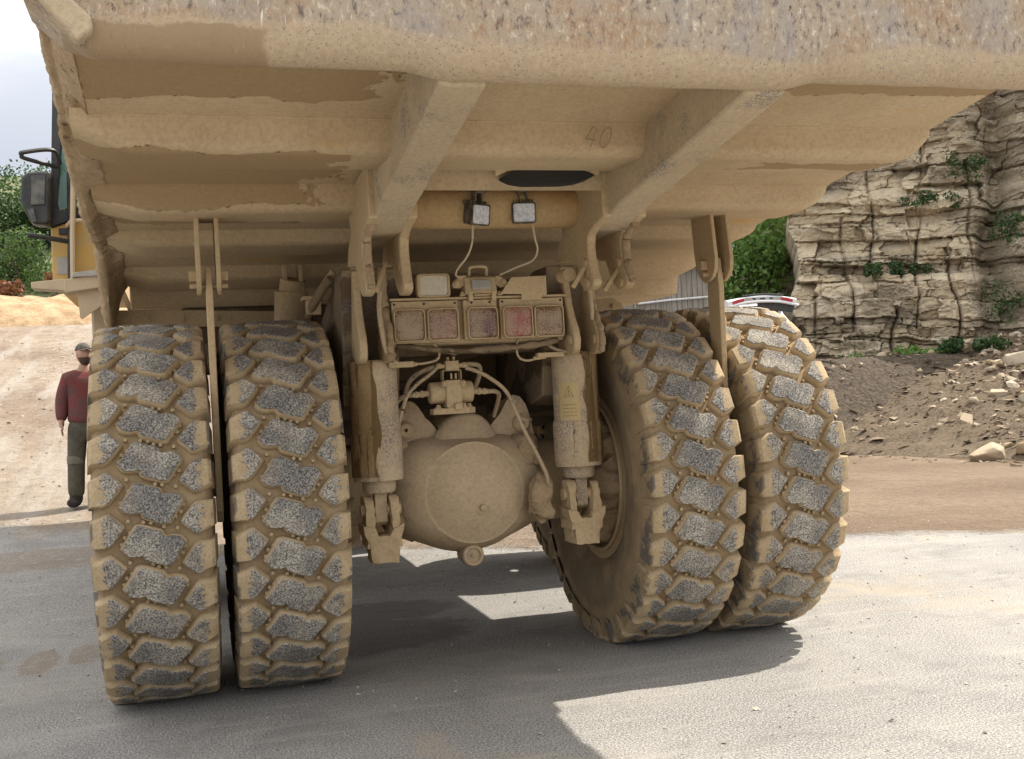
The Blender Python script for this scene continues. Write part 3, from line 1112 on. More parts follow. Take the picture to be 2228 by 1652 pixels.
# --- suspension struts
for sx in (-1, 1):
    X, Y = sx * .552, -.47
    e = bpy.data.objects.new('suspension_strut', None)
    COL.objects.link(e)
    e.parent = truck
    e.location = (X, Y, 1.06)
    b = MB()
    b.lathe([(.02, .620), (.108, .620), (.119, .610), (.121, .595), (.121, .255), (.127, .238), (.130, .225), (.130, .03), (.127, .0), (.09, -.002)], 'z', (0, 0, 0), 48)
    o = b.build('barrel', M_strut, e, angle=30)
    # thick run of wet mud down the outer half
    rows = []
    for i in range(40):
        z = .615 - i * .0152
        rad = (.1215 if z > .245 else .1305)
        lo, hi = (150, 268) if sx < 0 else (275, 395)
        lo += 10 * noise.noise(Vector((z * 9, sx, 2)))
        hi += 16 * noise.noise(Vector((z * 6, sx, 7)))
        row = []
        for k in range(25):
            a = R_(lo + (hi - lo) * k / 24)
            th = .009 * math.sin(math.pi * k / 24) ** .5 + .004 * noise.noise(Vector((k * .9, z * 5, sx)))
            row.append(((rad - .002 + th) * math.cos(a), (rad - .002 + th) * math.sin(a), z))
        rows.append(row)
    MB().grid(np.array(rows)).build('mud_crust', M_wetmud, o, angle=80)
    b = MB()
    b.lathe([(.05, .0), (.086, -.0), (.086, -.05), (.078, -.065), (.04, -.07)], 'z', (0, 0, 0), 40)
    b.prism([(-.036, -.06), (.036, -.06), (.034, -.215), (.0, -.235), (-.034, -.215)], 'x', -.032, .032)
    b.build('rod', mat_mud('strut_rod_steel' + str(sx), grey=.42, wet_at=.7), e, bevel=.004)
    # lower clevis: two ears on a tapered bracket bolted to the axle
    b = MB()
    ear = arc((0, -.155), .075, -10, 190, 12)
    for dx in (-.066, .066):
        b.prism([(.085, -.34), (.080, -.24)] + [(p[0] * 1.0, p[1]) for p in ear] + [(-.080, -.24), (-.085, -.34)], 'x', dx - .022, dx + .022)
    b.prism([(-.105, -.225), (-.045, -.245), (-.03, -.285), (.03, -.285), (.045, -.245), (.105, -.225), (.098, -.275), (.072, -.325), (.066, -.425), (-.066, -.418), (-.072, -.325), (-.098, -.275)], 'y', -.09, .10)
    c = crusty(b, .010, 4 + sx, .025)
    c.build('lower_clevis', M_mud, e, angle=60)
    b = MB()
    b.cyl((-.105, 0, -.155), (.105, 0, -.155), .033, n=18)
    b.build('pin', M_mud, e)
    if sx > 0:
        rows = []
        for z in np.linspace(.25, .455, 6):
            rows.append([(.1228 * math.cos(a), .1228 * math.sin(a), z) for a in np.linspace(R_(208), R_(262), 9)])
        lb = MB().grid(np.array(rows)).build('warning_label', M_label, o)
        b = MB()

        def cp(s_, z):
            a = R_(208 + 54 * s_)
            return (.1242 * math.cos(a), .1242 * math.sin(a), z)
        b.tube([cp(.28, .375), cp(.5, .435), cp(.72, .375)], .0022, 6, closed=True)
        b.tube([cp(.5, .415), cp(.5, .395)], .002, 5)
        b.tube([cp(.42, .385), cp(.58, .385)], .002, 5)
        for zz in (.335, .315, .295, .275):
            for q in range(4):
                s0 = .18 + q * .18
                b.tube([cp(s0, zz), cp(s0 + .11, zz)], .0016, 5)
        b.build('printed_symbol', M_label_ink, lb, split=True)

# --- rear axle
ax = MB()
OUT = [(-.44, 1.01), (-.425, 1.12), (-.40, 1.20), (-.30, 1.25), (-.14, 1.255), (-.02, 1.255), (.10, 1.25), (.26, 1.24), (.36, 1.17), (.40, 1.07), (.405, .95), (.385, .82), (.30, .73), (.19, .668),
       (.07, .622), (-.02, .610), (-.11, .620), (-.22, .66), (-.33, .715), (-.40, .78), (-.44, .90)]
cx, cz = -.012, .945
OUT = [(cx + (x - cx) * 1.09, cz + (z - cz) * (1.04 if z < cz else 1.0)) for x, z in OUT]
NA = 96
ang = np.linspace(-math.pi, math.pi, NA, endpoint=False)
oa = np.array([math.atan2(z - cz, x - cx) for x, z in OUT])
orr = np.array([math.hypot(x - cx, z - cz) for x, z in OUT])
idx = np.argsort(oa)
rad = np.interp(ang, np.concatenate([oa[idx] - 2 * math.pi, oa[idx], oa[idx] + 2 * math.pi]), np.tile(orr[idx], 3))
rad = (np.roll(rad, 1) + rad * 2 + np.roll(rad, -1)) / 4
SEC = [(.40, .80, 0), (.30, .95, 0), (.10, 1.0, 0), (-.06, 1.0, 0), (-.14, .985, .02), (-.20, .95, .06), (-.25, .90, .14), (-.29, .835, .3), (-.318, .775, .5), (-.338, .72, .75), (-.348, .690, .95), (-.351, .682, 1), (-.350, .668, 1),
       (-.357, .64, 1), (-.374, .55, 1), (-.390, .43, 1), (-.402, .30, 1), (-.409, .18, 1), (-.412, .09, 1), (-.413, .02, 1), (-.4131, .0005, 1)]
rows = []
for y, s, bl in SEC:
    rr = (rad * (1 - bl) + .405 * bl) * s
    rows.append([(cx + q * math.cos(a), y + .004 * noise.noise(Vector((q * math.cos(a) * 9, y * 9, q * math.sin(a) * 9))), cz + q * math.sin(a)) for q, a in zip(rr, ang)])
ax.grid(np.array(rows), wrap=True)
axo = ax.build('axle_housing', M_axle, truck, angle=55)
b = MB()
for sx in (-1, 1):
    b.lathe([(.30, sx * .30), (.25, sx * .42), (.235, sx * .6), (.26, sx * .70), (.30, sx * .74)], 'x', (0, .06, .955), 48)
b.build('axle_tube', M_mud, axo, split=True)
# arms on top that carry the control links
for sx in (-1, 1):
    b = MB()
    P0 = [(.43, 1.16), (.40, 1.30), (.37, 1.405), (.335, 1.452), (.295, 1.462), (.255, 1.43), (.215, 1.36), (.15, 1.285), (.09, 1.235), (.16, 1.13), (.34, 1.08)]
    b.prism([(sx * x - .012, z) for x, z in P0], 'y', -.17, -.06)
    b.prism([(sx * x - .012, z) for x, z in [(.43, 1.16), (.41, 1.28), (.37, 1.37), (.31, 1.40), (.25, 1.36), (.14, 1.24)]], 'y', -.06, .18)
    c = crusty(b, .006, 12 + sx, .04)
    c.build('link_arm', M_axle, axo, angle=60)
    b = MB()
    b.lathe([(.01, -.03), (.035, -.03), (.05, -.012), (.05, .02), (.03, .02)], 'y', (sx * .335 - .012, -.185, 1.30), 20)
    b.bolt((sx * .345 - .012, -.20, 1.20), '-y', .022, .02)
    b.build('link_pin', M_mud, axo, split=True)
b = MB()
b.span((-.105, -.325, 1.155), (.055, -.20, 1.215))
pad = []
for y, hw, zt in ((-.30, .30, 1.10), (-.27, .25, 1.20), (-.255, .20, 1.27), (-.25, .17, 1.33), (-.24, .15, 1.372), (-.10, .15, 1.385), (.14, .16, 1.39), (.20, .2, 1.1)):
    pad.append([(-.012 + hw * k, y + .05 * k * k, zt - .07 * abs(k) ** 3) for k in np.linspace(-1, 1, 13)])
b.grid(np.array(pad))
b.build('cover_tab', M_axle, axo, bevel=.012)
b = MB()
b.span((-.055, -.352, 1.112), (-.005, -.318, 1.142))
for a, rr_ in ((-38, .262), (222, .262)):
    p = (cx + rr_ * math.cos(R_(a)), cz + rr_ * math.sin(R_(a)))
    b.box((p[0], -.335, p[1]), (.035, .03, .05), Matrix.Rotation(R_(-a + 90), 3, 'Y'))
b.build('cover_lug', M_axle, axo, bevel=.006, split=True)
b = MB()
b.lathe([(.045, -.375), (.040, -.408), (.02, -.412), (.005, -.412)], 'y', (.012, 0, .865), 24)
b.cyl((.012, -.40, .865), (.012, -.437, .865), .021, .019, 6)
b.build('level_plug', M_axle, axo, bevel=.003)
b = MB()
b.lathe([(.062, -.18), (.062, -.30), (.056, -.318), (.040, -.318), (.038, -.30), (.028, -.298), (.005, -.298)], 'y', (-.028, 0, .598), 28)
b.prism([(-.10, .70), (.04, .70), (.02, .60), (-.08, .60)], 'y', -.26, -.12)
b.box((-.028, -.303, .598), (.022, .016, .022))
b.build('drain_plug', M_axle, axo, bevel=.004)
# breather bolt and lumps on the right shoulder
b = MB()
b.cyl((.345, -.18, 1.17), (.345, -.18, 1.32), .016, n=12)
b.bolt((.345, -.18, 1.315), 'z', .030, .035)
b.build('breather', M_axle, axo)
b = MB()
b.lathe([(.0, .10), (.07, .07), (.10, .0), (.09, -.08), (.0, -.10)], 'z', (.31, -.22, 1.15), 16)
b.lathe([(.0, .13), (.05, .09), (.065, .0), (.055, -.10), (.0, -.13)], 'z', (.335, -.42, .90), 16)
b.lathe([(.0, .06), (.04, .04), (.045, .0), (.03, -.05), (.0, -.06)], 'z', (-.46, -.30, .80), 14)
crusty(b, .028, 21, .03).build('mud_lump', M_crust, axo, angle=80, split=True)
# brake drums packed with mud
for sx in (-1, 1):
    b = MB()
    b.lathe([(.24, sx * .66), (.33, sx * .72), (.37, sx * .78), (.375, sx * .88), (.36, sx * 1.0), (.2, sx * 1.05)], 'x', (0, 0, .955), 72)
    V = []
    for p in b.v:
        q = Vector(p)
        d = Vector((0, q.y, q.z - .955)).normalized()
        n = noise.fractal(q * 7, .8, 2.1, 4) + .5 * noise.noise(q * 22)
        V.append(q + .06 * n * (d + Vector((-sx * .9, 0, 0))))
    b.v = [tuple(q) for q in V]
    crusty(b, .016, 5, .04).build('brake_drum', M_crust if sx > 0 else M_mud, axo, angle=70)

# --- brake valve with hoses over the axle
vv = bpy.data.objects.new('relay_valve', None)
COL.objects.link(vv)
vv.parent = truck
vv.location = (-.13, -.43, 1.40)
b = MB()
b.lathe([(.01, -.125), (.050, -.125), (.058, -.115), (.058, -.02)], 'x', (0, 0, .095), 28)
b.lathe([(.058, .02), (.058, .105), (.050, .112), (.01, .112)], 'x', (0, 0, .095), 28)
b.span((-.045, -.068, .015), (.040, .05, .16))
b.build('valve_body', M_mud, vv, bevel=.004)
b = MB()
b.prism([(-.115, -.045), (-.075, -.072), (.075, -.072), (.118, -.03), (.118, .03), (.075, .072), (-.075, .072), (-.115, .045)], 'z', -.02, .012)
for p in ((-.085, -.04), (.085, -.03), (-.02, -.055), (.05, -.06)):
    b.bolt((p[0], p[1], .012), 'z', .013, .02)
b.span((-.005, -.09, .0), (.035, -.06, .035))
b.build('valve_flange', M_mud, vv, bevel=.003)
b = MB()
b.span((-.052, -.03, .16), (-.046, .03, .215))
b.span((.046, -.03, .16), (.052, .03, .215))
b.span((-.052, -.03, .208), (.052, .03, .214))
b.span((-.038, -.055, .212), (.034, -.005, .262))
b.cyl((-.02, -.03, .26), (-.02, -.03, .282), .008, n=10)
b.cyl((.012, -.03, .26), (.012, -.03, .285), .008, n=10)
for dx in (-.012, .012):
    b.cyl((dx, -.06, .165), (dx, -.06, .195), .006, n=8)
for p in ((-.045, .14), (.04, .14)):
    b.bolt((p[0] * 1.2, -.07, p[1]), '-y', .012, .015)
b.build('valve_bracket', M_mud, vv, bevel=.002, split=True)
b = MB()
for s0, s1 in ((-.125, -.215), (.112, .20)):
    b.cyl((s0, 0, .095), (s1, 0, .09), .017, .014, 12)
    b.cyl((s0 + (s1 - s0) * .35, 0, .094), (s0 + (s1 - s0) * .5, 0, .093), .022, n=6)
    b.cyl((s0 + (s1 - s0) * .7, 0, .092), (s0 + (s1 - s0) * .82, 0, .091), .020, n=6)
for s0, s1 in ((-.038, -.085), (.034, .085)):
    b.cyl((s0, -.03, .236), (s1, -.03, .238), .013, n=10)
    b.cyl((s0 * .5 + s1 * .5, -.03, .237), (s0 * .2 + s1 * .8, -.03, .238), .017, n=6)
b.build('hose_fitting', M_mud, vv, bevel=.001, split=True)


def hose(pts, r, parent, mat=None, ridged=True, name='hose'):
    sp = spline(pts, 10)
    rad = [r * (1 + (.10 if (i // 1) % 2 else 0)) for i in range(len(sp))] if ridged else r
    o = MB().tube(sp, rad, 8).build(name, mat or M_hose, None, angle=60)
    o.parent = parent
    if parent is not truck and parent is not None:
        o.location = -Vector(parent.location)
    return o


hose([(-.205, -.46, 1.632), (-.262, -.47, 1.588), (-.325, -.47, 1.545), (-.385, -.47, 1.478), (-.425, -.47, 1.365), (-.447, -.46, 1.262), (-.462, -.45, 1.19), (-.478, -.45, 1.096), (-.50, -.45, .94), (-.50, -.40, .86)], .0095, vv)
hose([(-.055, -.46, 1.622), (.0, -.47, 1.602), (.068, -.48, 1.563), (.155, -.48, 1.488), (.205, -.48, 1.378), (.245, -.49, 1.27), (.31, -.50, 1.13), (.35, -.51, 1.03), (.36, -.50, .985), (.39, -.46, .95)], .0105, vv)
hose([(-.215, -.44, 1.635), (-.29, -.40, 1.61), (-.345, -.36, 1.56), (-.36, -.30, 1.48), (-.34, -.2, 1.40)], .013, vv)
hose([(-.045, -.44, 1.642), (.03, -.41, 1.632), (.045, -.36, 1.58), (.02, -.30, 1.50), (-.03, -.2, 1.42)], .013, vv)
hose([(-.345, -.43, 1.49), (-.40, -.42, 1.48), (-.44, -.36, 1.42), (-.45, -.25, 1.30)], .012, vv)
hose([(.07, -.43, 1.49), (.115, -.42, 1.487), (.15, -.36, 1.46), (.16, -.2, 1.35)], .012, vv)

# --- light bar
lb = bpy.data.objects.new('light_bar', None)
COL.objects.link(lb)
lb.parent = truck
LY = -.62
lb.location = (0, LY, 1.98)
b = MB()
b.span((-.478, -.02, -.006), (.475, .20, .006))
b.span((-.475, .03, -.235), (.46, .17, -.006))
b.build('shelf', M_mud, lb, bevel=.003)
b = MB()
for x0, x1, z0 in ((-.468, -.122, -.225), (-.092, .088, -.215), (.104, .455, -.22)):
    b.span((x0, -.012, z0), (x1, .028, -.010))
b.build('lamp_panel', M_mud, lb, bevel=.004, split=True)
b = MB()
for x in (-.455, -.30, -.137, -.048, .05, .118, .44):
    b.cyl((x, -.016, -.025), (x, -.010, -.025), .006, n=10)
b.build('hole_shade_disc', M_dark, lb, split=True)  # black discs stand in for the shade inside small holes


def rrect(w, h, r, n=5):
    out = []
    for cxx, czz, a0 in ((w - r, h - r, 0), (-w + r, h - r, 90), (-w + r, -h + r, 180), (w - r, -h + r, 270)):
        out += arc((cxx, czz), r, a0, a0 + 90, n)
    return out


for x, mt in ((-.383, M_amber), (-.208, M_red), (.004, M_maroon), (.194, M_redbright), (.366, M_amber)):
    e = bpy.data.objects.new('tail_light', None)
    COL.objects.link(e)
    e.parent = lb
    e.location = (x, -.012, -.135)
    b = MB()
    O_, I_ = rrect(.083, .085, .024), rrect(.0755, .0775, .019)
    k = len(O_)
    V = [(p[0], 0.004, p[1]) for p in O_] + [(p[0], -.022, p[1]) for p in O_] + [(p[0] * .965, -.030, p[1] * .965) for p in O_] + [(p[0], -.030, p[1]) for p in I_] + [(p[0], -.016, p[1]) for p in I_]
    F = []
    for j in range(4):
        F += [(j * k + i, j * k + (i + 1) % k, (j + 1) * k + (i + 1) % k, (j + 1) * k + i) for i in range(k)]
    b.add(V, F)
    b.build('bezel', M_mud, e, angle=30)
    b = MB()
    V = []
    for ring, yy in ((1.0, -.018), (.9, -.024), (.6, -.027), (.25, -.028)):
        V += [(p[0] * ring, yy, p[1] * ring) for p in I_]
    F = []
    for j in range(3):
        F += [(j * k + i, j * k + (i + 1) % k, (j + 1) * k + (i + 1) % k, (j + 1) * k + i) for i in range(k)]
    F.append(tuple(3 * k + i for i in range(k)))
    b.add(V, F)
    b.build('lens', mt, e, angle=50)
# reversing lamp
e = bpy.data.objects.new('reversing_lamp', None)
COL.objects.link(e)
e.parent = lb
e.location = (-.242, .02, .068)
b = MB()
O_ = rrect(.086, .062, .02)
k = len(O_)
V = [(p[0] * .7, .09, p[1] * .75) for p in O_] + [(p[0], .02, p[1]) for p in O_] + [(p[0], -.03, p[1]) for p in O_] + [(p[0] * .86, -.034, p[1] * .84) for p in O_] + [(p[0] * .84, -.024, p[1] * .8) for p in O_]
F = [tuple(range(k))]
for j in range(4):
    F += [(j * k + i, j * k + (i + 1) % k, (j + 1) * k + (i + 1) % k, (j + 1) * k + i) for i in range(k)]
b.add(V, F)
b.build('lamp_housing', M_mud, e, angle=40)
b = MB()
b.prism([(p[0] * .85, p[1] * .81) for p in O_], 'y', -.027, -.02)
b.build('lens', M_lampglass, e)
# rear camera under its steel hood with a handle
e = bpy.data.objects.new('rear_camera', None)
COL.objects.link(e)
e.parent = lb
e.location = (.005, 0, 0)
b = MB()
V = []
for y, zt, w0, w1 in ((-.035, .0, 0, 0),):
    pass
b.prism([(-.03, .012), (.03, .02), (.10, .02), (.10, .115), (.02, .118), (-.02, .105), (-.045, .02)], 'x', -.088, .082)
b.build('hood', M_mud, e, bevel=.006)
b = MB()
b.box((-.003, -.042, .066), (.10, .008, .05), Matrix.Rotation(-.30, 3, 'X'))
b.build('camera_window', M_greysteel, e, bevel=.003)
b = MB()
b.tube(spline([(-.05, .02, .108), (-.05, .01, .145), (-.042, .0, .160), (.0, -.004, .163), (.034, .0, .160), (.044, .01, .145), (.044, .02, .108)], 6), .0085, 8)
b.build('handle', M_mud, e)
b = MB()
for s in (-1, 1):
    b.prism([(s * .08, .07), (s * .085, .115), (s * .12, .105), (s * .15, .075), (s * .145, .055), (s * .11, .05)], 'y', -.01, .02)
    b.bolt((s * .128, -.012, .072), '-y', .015, .02)
for s in (-1, 1):
    b.span((s * .062 - .012, -.05, -.02), (s * .062 + .012, -.02, .03))
    b.bolt((s * .10, -.02, .012), 'z', .011, .018)
b.span((-.045, -.055, .006), (.04, -.03, .014))
b.build('bracket', M_mud, e, bevel=.002)
# bent cover plate on the right
b = MB()
b.prism([(.10, .012), (.165, .098), (.355, .103), (.355, .0), (.325, -.002), (.325, -.022), (.215, -.022), (.215, .008)], 'y', -.052, -.044)
b.prism([(-.05, .092), (.15, .097), (.15, .103), (-.05, .098)], 'x', .165, .355)
b.build('cover_plate', M_mud, lb, bevel=.002)
# muddy wiring under the bar
b = MB()
b.tube(spline([(-.44, .03, -.235), (-.25, .0, -.262), (-.1, .0, -.275), (.05, .0, -.27), (.25, .01, -.262), (.43, .03, -.235)], 8), .017, 8)
b.tube(spline([(-.28, .0, -.26), (-.18, -.02, -.285), (-.14, -.01, -.29), (-.1, .0, -.27)], 6), .006, 6)
crusty(b, .008, 33, .03).build('mud_packed_loom', M_frame, lb, angle=80)
# lubrication lines from the bar to the strut heads
hose([(-.255, -.60, 1.752), (-.232, -.60, 1.725), (-.223, -.59, 1.692), (-.24, -.585, 1.665), (-.30, -.58, 1.652), (-.34, -.58, 1.650)], .0065, lb, M_hose, False, 'line')
hose([(.225, -.60, 1.772), (.200, -.60, 1.74), (.197, -.59, 1.69), (.215, -.585, 1.655), (.26, -.58, 1.642), (.31, -.58, 1.652)], .0065, lb, M_hose, False, 'line')
b = MB()
b.cyl((-.34, .04, -.330), (-.47, .04, -.338), .011, n=10)
b.span((-.49, .02, -.345), (-.36, .07, -.315))
b.cyl((.29, .04, -.328), (.36, .04, -.322), .011, n=10)
b.span((.31, .02, -.325), (.46, .07, -.300))
b.build('line_fitting', M_mud, lb, bevel=.003, split=True)
hose([(-.535, -.70, 2.02), (-.545, -.71, 1.93), (-.54, -.72, 1.83), (-.525, -.71, 1.74), (-.50, -.69, 1.68), (-.46, -.66, 1.655)], .012, lb)
hose([(.585, -.70, 2.0), (.592, -.70, 1.92), (.59, -.70, 1.84)], .010, lb)
hose([(.36, -.55, 1.76), (.40, -.56, 1.71), (.45, -.58, 1.685), (.50, -.58, 1.68)], .010, lb)

# --- the two LED work lights under the torque tube
def work_light(x, y, z, tilt, turn, cable):
    e = bpy.data.objects.new('work_light', None)
    COL.objects.link(e)
    e.parent = truck
    e.location = (x, y, z)
    e.rotation_euler = (R_(tilt), 0, R_(turn))
    b = MB()
    O_ = rrect(.060, .052, .012)
    k = len(O_)
    V = [(p[0] * .8, .05, p[1] * .85) for p in O_] + [(p[0], .0, p[1]) for p in O_] + [(p[0], -.025, p[1]) for p in O_] + [(p[0] * .9, -.028, p[1] * .88) for p in O_] + [(p[0] * .88, -.020, p[1] * .85) for p in O_]
    F = [tuple(range(k))]
    for j in range(4):
        F += [(j * k + i, j * k + (i + 1) % k, (j + 1) * k + (i + 1) % k, (j + 1) * k + i) for i in range(k)]
    b.add(V, F)
    for q in range(7):
        xx = -.048 + q * .016
        b.span((xx - .003, -.005, .045), (xx + .003, .06, .068))
    b.build('lamp_housing', M_blackdust, e, angle=40)
    b = MB()
    b.prism([(p[0] * .885, p[1] * .86) for p in O_], 'y', -.024, -.018)
    b.build('lens', M_led, e)
    b = MB()
    for s in (-1, 1):
        b.span((s * .020 - .004, -.004, .05), (s * .020 + .004, .03, .125))
    b.span((-.026, -.006, .12), (.026, .032, .13))
    b.cyl((0, .012, .12), (0, .012, .155), .008, n=10)
    b.span((-.035, -.015, .105), (.035, .0, .118))
    b.build('bracket', M_blackdust, e, bevel=.002)
    c = MB().tube(spline(cable, 8), .0052, 6).build('cable', M_cream, e)
    c.matrix_parent_inverse = Matrix.LocRotScale(Vector((x, y, z)), e.rotation_euler, None).inverted()
    return e


work_light(-.085, -.99, 2.352, 8, 28, [(-.11, -.98, 2.30), (-.113, -.96, 2.22), (-.13, -.92, 2.16), (-.17, -.86, 2.10), (-.16, -.80, 2.075), (-.09, -.70, 2.085)])
work_light(.155, -.97, 2.362, 2, -6, [(.20, -.97, 2.31), (.215, -.95, 2.24), (.235, -.92, 2.185), (.225, -.86, 2.14), (.16, -.78, 2.115), (.10, -.68, 2.09)])

# --- hoist hoses and odds and ends in the shadow beside the brackets
hz = bpy.data.objects.new('hoist_cylinder', None)
COL.objects.link(hz)
hz.parent = truck
b = MB()
b.cyl((-.88, .55, 1.75), (-.86, .50, 2.15), .10, n=24)
b.cyl((-.86, .50, 2.15), (-.85, .48, 2.22), .075, n=24)
b.span((-.91, .44, 2.10), (-.885, .56, 2.30))
b.span((-.82, .44, 2.10), (-.795, .56, 2.30))
b.build('barrel', M_mud, hz, bevel=.003)
hose([(-.72, -.25, 2.14), (-.75, -.20, 2.10), (-.80, -.12, 2.02), (-.83, -.05, 1.95)], .022, hz, M_frame)
hose([(-.70, -.22, 2.18), (-.74, -.18, 2.13), (-.78, -.10, 2.06), (-.80, -.04, 1.98)], .015, hz, M_mud)
b = MB()
b.span((-.86, -.12, 2.04), (-.74, .0, 2.06))
b.span((-.84, -.10, 1.96), (-.76, -.04, 2.04))
b.build('hose_clamp', M_mud, hz, bevel=.003)
b = MB()
b.cyl((.40, -.92, 2.06), (.40, -.80, 2.06), .035, n=14)
b.box((.415, -1.02, 2.04), (.022, .022, .14), Matrix.Rotation(.6, 3, 'Y'))
b.box((.60, -1.0, 2.03), (.022, .022, .17), Matrix.Rotation(.65, 3, 'Y'))
b.box((-.54, -.78, 2.08), (.02, .02, .16), Matrix.Rotation(.35, 3, 'Y'))
b.build('safety_pin', M_mud, truck, bevel=.003, split=True)

# --- operator's cab ahead on the left, seen past the body side
cab = bpy.data.objects.new('cab', None)
COL.objects.link(cab)
cab.parent = truck
b = MB()
b.prism([(-2.466, 2.52), (-1.1, 2.46), (-1.1, 3.40), (-2.227, 3.055), (-2.462, 2.967)], 'y', 3.20, 5.2)
b.build('cab_panel', M_yellow, cab, bevel=.01)
b = MB()
b.prism([(-2.462, 2.972), (-2.227, 3.060), (-1.1, 3.41), (-1.1, 3.52), (-2.32, 3.115), (-2.387, 3.10), (-2.40, 3.16), (-2.345, 3.72), (-2.33, 4.05), (-2.40, 4.05), (-2.455, 3.1)], 'y', 3.17, 3.30)
b.span((-2.40, 3.17, 4.0), (-1.1, 5.2, 4.12))
b.build('cab_frame', M_black, cab, bevel=.006)
b = MB()
b.prism([(-2.395, 3.12), (-1.15, 3.45), (-1.15, 4.0), (-2.335, 4.0)], 'y', 3.22, 3.235)
b.build('window', M_glass, cab)
b = MB()
b.span((-2.402, 3.165, 2.912), (-2.335, 3.20, 2.965))
b.build('door_handle', M_black, cab, bevel=.008)
b = MB()
b.span((-2.43, 3.194, 2.60), (-2.34, 3.199, 2.74))
b.build('faded_decal', M_greysteel, cab)
mir = bpy.data.objects.new('mirror', None)
COL.objects.link(mir)
mir.parent = cab
b = MB()
b.prism([(-2.632, 3.33), (-2.60, 3.37), (-2.42, 3.382), (-2.44, 3.00), (-2.46, 2.962), (-2.55, 2.968), (-2.585, 2.99), (-2.615, 3.06), (-2.648, 3.15)], 'y', 2.98, 3.16)
b.build('mirror_shell', M_black, mir, bevel=.022)
b = MB()
b.prism([(-2.56, 3.34), (-2.46, 3.345), (-2.475, 3.12), (-2.57, 3.115)], 'y', 2.965, 2.975)
b.prism([(-2.60, 3.075), (-2.555, 3.09), (-2.535, 2.985), (-2.57, 2.985)], 'y', 2.955, 2.97)
b.build('mirror_glass', plain('mirror_glass', (.06, .062, .06), .12, c2=(.16, .15, .13), scale=9), mir)
hr = MB()
hr.tube(spline([(-2.36, 3.1, 3.46), (-2.40, 3.0, 3.545), (-2.595, 2.9, 3.505), (-2.612, 2.9, 3.485), (-2.59, 2.92, 3.462), (-2.38, 3.1, 3.435)], 8), .017, 8)
hr.tube([(-2.61, 3.0, 2.885), (-2.50, 3.02, 2.872), (-2.334, 3.12, 2.851)], .020, 8)
hr.tube([(-2.292, 3.12, 3.55), (-2.329, 3.12, 2.50)], .020, 8)
hr.build('grab_rail', M_black, cab, split=True)
hr = MB()
hr.tube([(-2.25, 3.02, 3.55), (-2.285, 3.02, 2.92), (-2.30, 3.02, 2.46)], .021, 8)
hr.tube([(-2.33, 3.10, 2.975), (-2.29, 3.03, 3.0), (-2.16, 3.02, 3.005)], .016, 8)
hr.build('dusty_handrail', M_cream, cab, split=True)
b = MB()
b.prism([(-2.602, 2.474), (-2.602, 2.523), (-2.36, 2.545), (-2.30, 2.44), (-2.36, 2.45)], 'y', 3.0, 3.2)
b.prism([(-2.36, 2.43), (-2.36, 2.535), (-2.0, 2.58), (-1.9, 2.46), (-2.12, 2.462)], 'y', 2.96, 3.2)
b.build('deck', M_cream, cab, bevel=.006)
b = MB()
b.prism([(-2.30, 2.548), (-2.29, 2.585), (-2.14, 2.60), (-2.0, 2.60), (-2.0, 2.56)], 'y', 2.94, 3.0)
b.build('deck_toe_plate', M_greysteel, cab, bevel=.003)
b = MB()
b.prism([(-2.275, 2.462), (-2.0, 2.455), (-2.02, 2.38), (-2.245, 2.228), (-2.262, 2.24)], 'y', 3.02, 3.035)
b.build('mudflap', M_cream, cab, bevel=.003)
b = MB()
b.span((-2.20, 3.3, 1.4), (-2.06, 4.6, 2.40))
b.build('fender_side', M_cream, cab, bevel=.02)
# small corner of the body's upper edge showing above on the left
b = MB()
b.prism([(-1.985, 3.02), (-1.965, 3.05), (-1.93, 3.05), (-1.93, 2.95)], 'y', -1.9, -1.2)
b.build('side_ledge', M_cream, body_o, bevel=.01)


# ------------------------------------------------------------------ quarry face on the right
def mat_rock(name='limestone_face'):
    m, t = new_mat(name, .92, 0, .2)
    P = t.pos()
    tone = t.attr('tone')
    n1 = t.noise(t.mapping(P, scale=(1, 1, 1.8)), 1.1, 7, .65, .3)
    n2 = t.noise(t.mapping(P, scale=(1, 1, 2.4)), 9, 6, .7, .3)
    col = t.mix(tone, (.38, .305, .20), (.68, .585, .425))
    col = t.mix(t.math('MULTIPLY', t.step(n1, .46, .66), .45), col, (.45, .405, .325))
    col = t.mix(t.math('MULTIPLY', t.step(n2, .52, .70), .55), col, (.22, .185, .14))
    rust = t.step(t.noise(t.mapping(P, scale=(.8, .8, 2.2), loc=(4, 1, 2)), 1.7, 6, .7), .56, .68)
    col = t.mix(t.math('MULTIPLY', rust, .5), col, (.40, .265, .13))
    lich = t.step(t.noise(t.mapping(P, scale=(.7, .7, .9), loc=(8, 3, 5)), 1.2, 7, .7, .4), .57, .70)
    col = t.mix(t.math('MULTIPLY', lich, .6), col, (.14, .125, .10))
    we = t.math('MULTIPLY', t.attr('weathered'), t.step(n2, .30, .60, .35, 1.0))  # holds painted shade at the right end as well as weathering
    col = t.mix(t.math('MULTIPLY', we, .72), col, (.125, .105, .08))
    fine = t.noise(P, 34, 5, .75)
    col = t.mix(t.step(fine, .35, .75), t.mix(1.0, col, (.78, .76, .74), 'MULTIPLY'), col)
    seam = t.attr('seam')
    col = t.mix(t.math('MULTIPLY', seam, .85), col, (.085, .065, .045))
    t.put(t.b, 'Base Color', col)
    t.put(t.b, 'Normal', t.bump(t.math('ADD', t.math('MULTIPLY', fine, .6), n2), .6, .03))
    return m


M_rock = mat_rock()
CP = np.array([13.05, 18.4])
CD = np.array([.862, -.507])
CN = np.array([-.507, -.862])


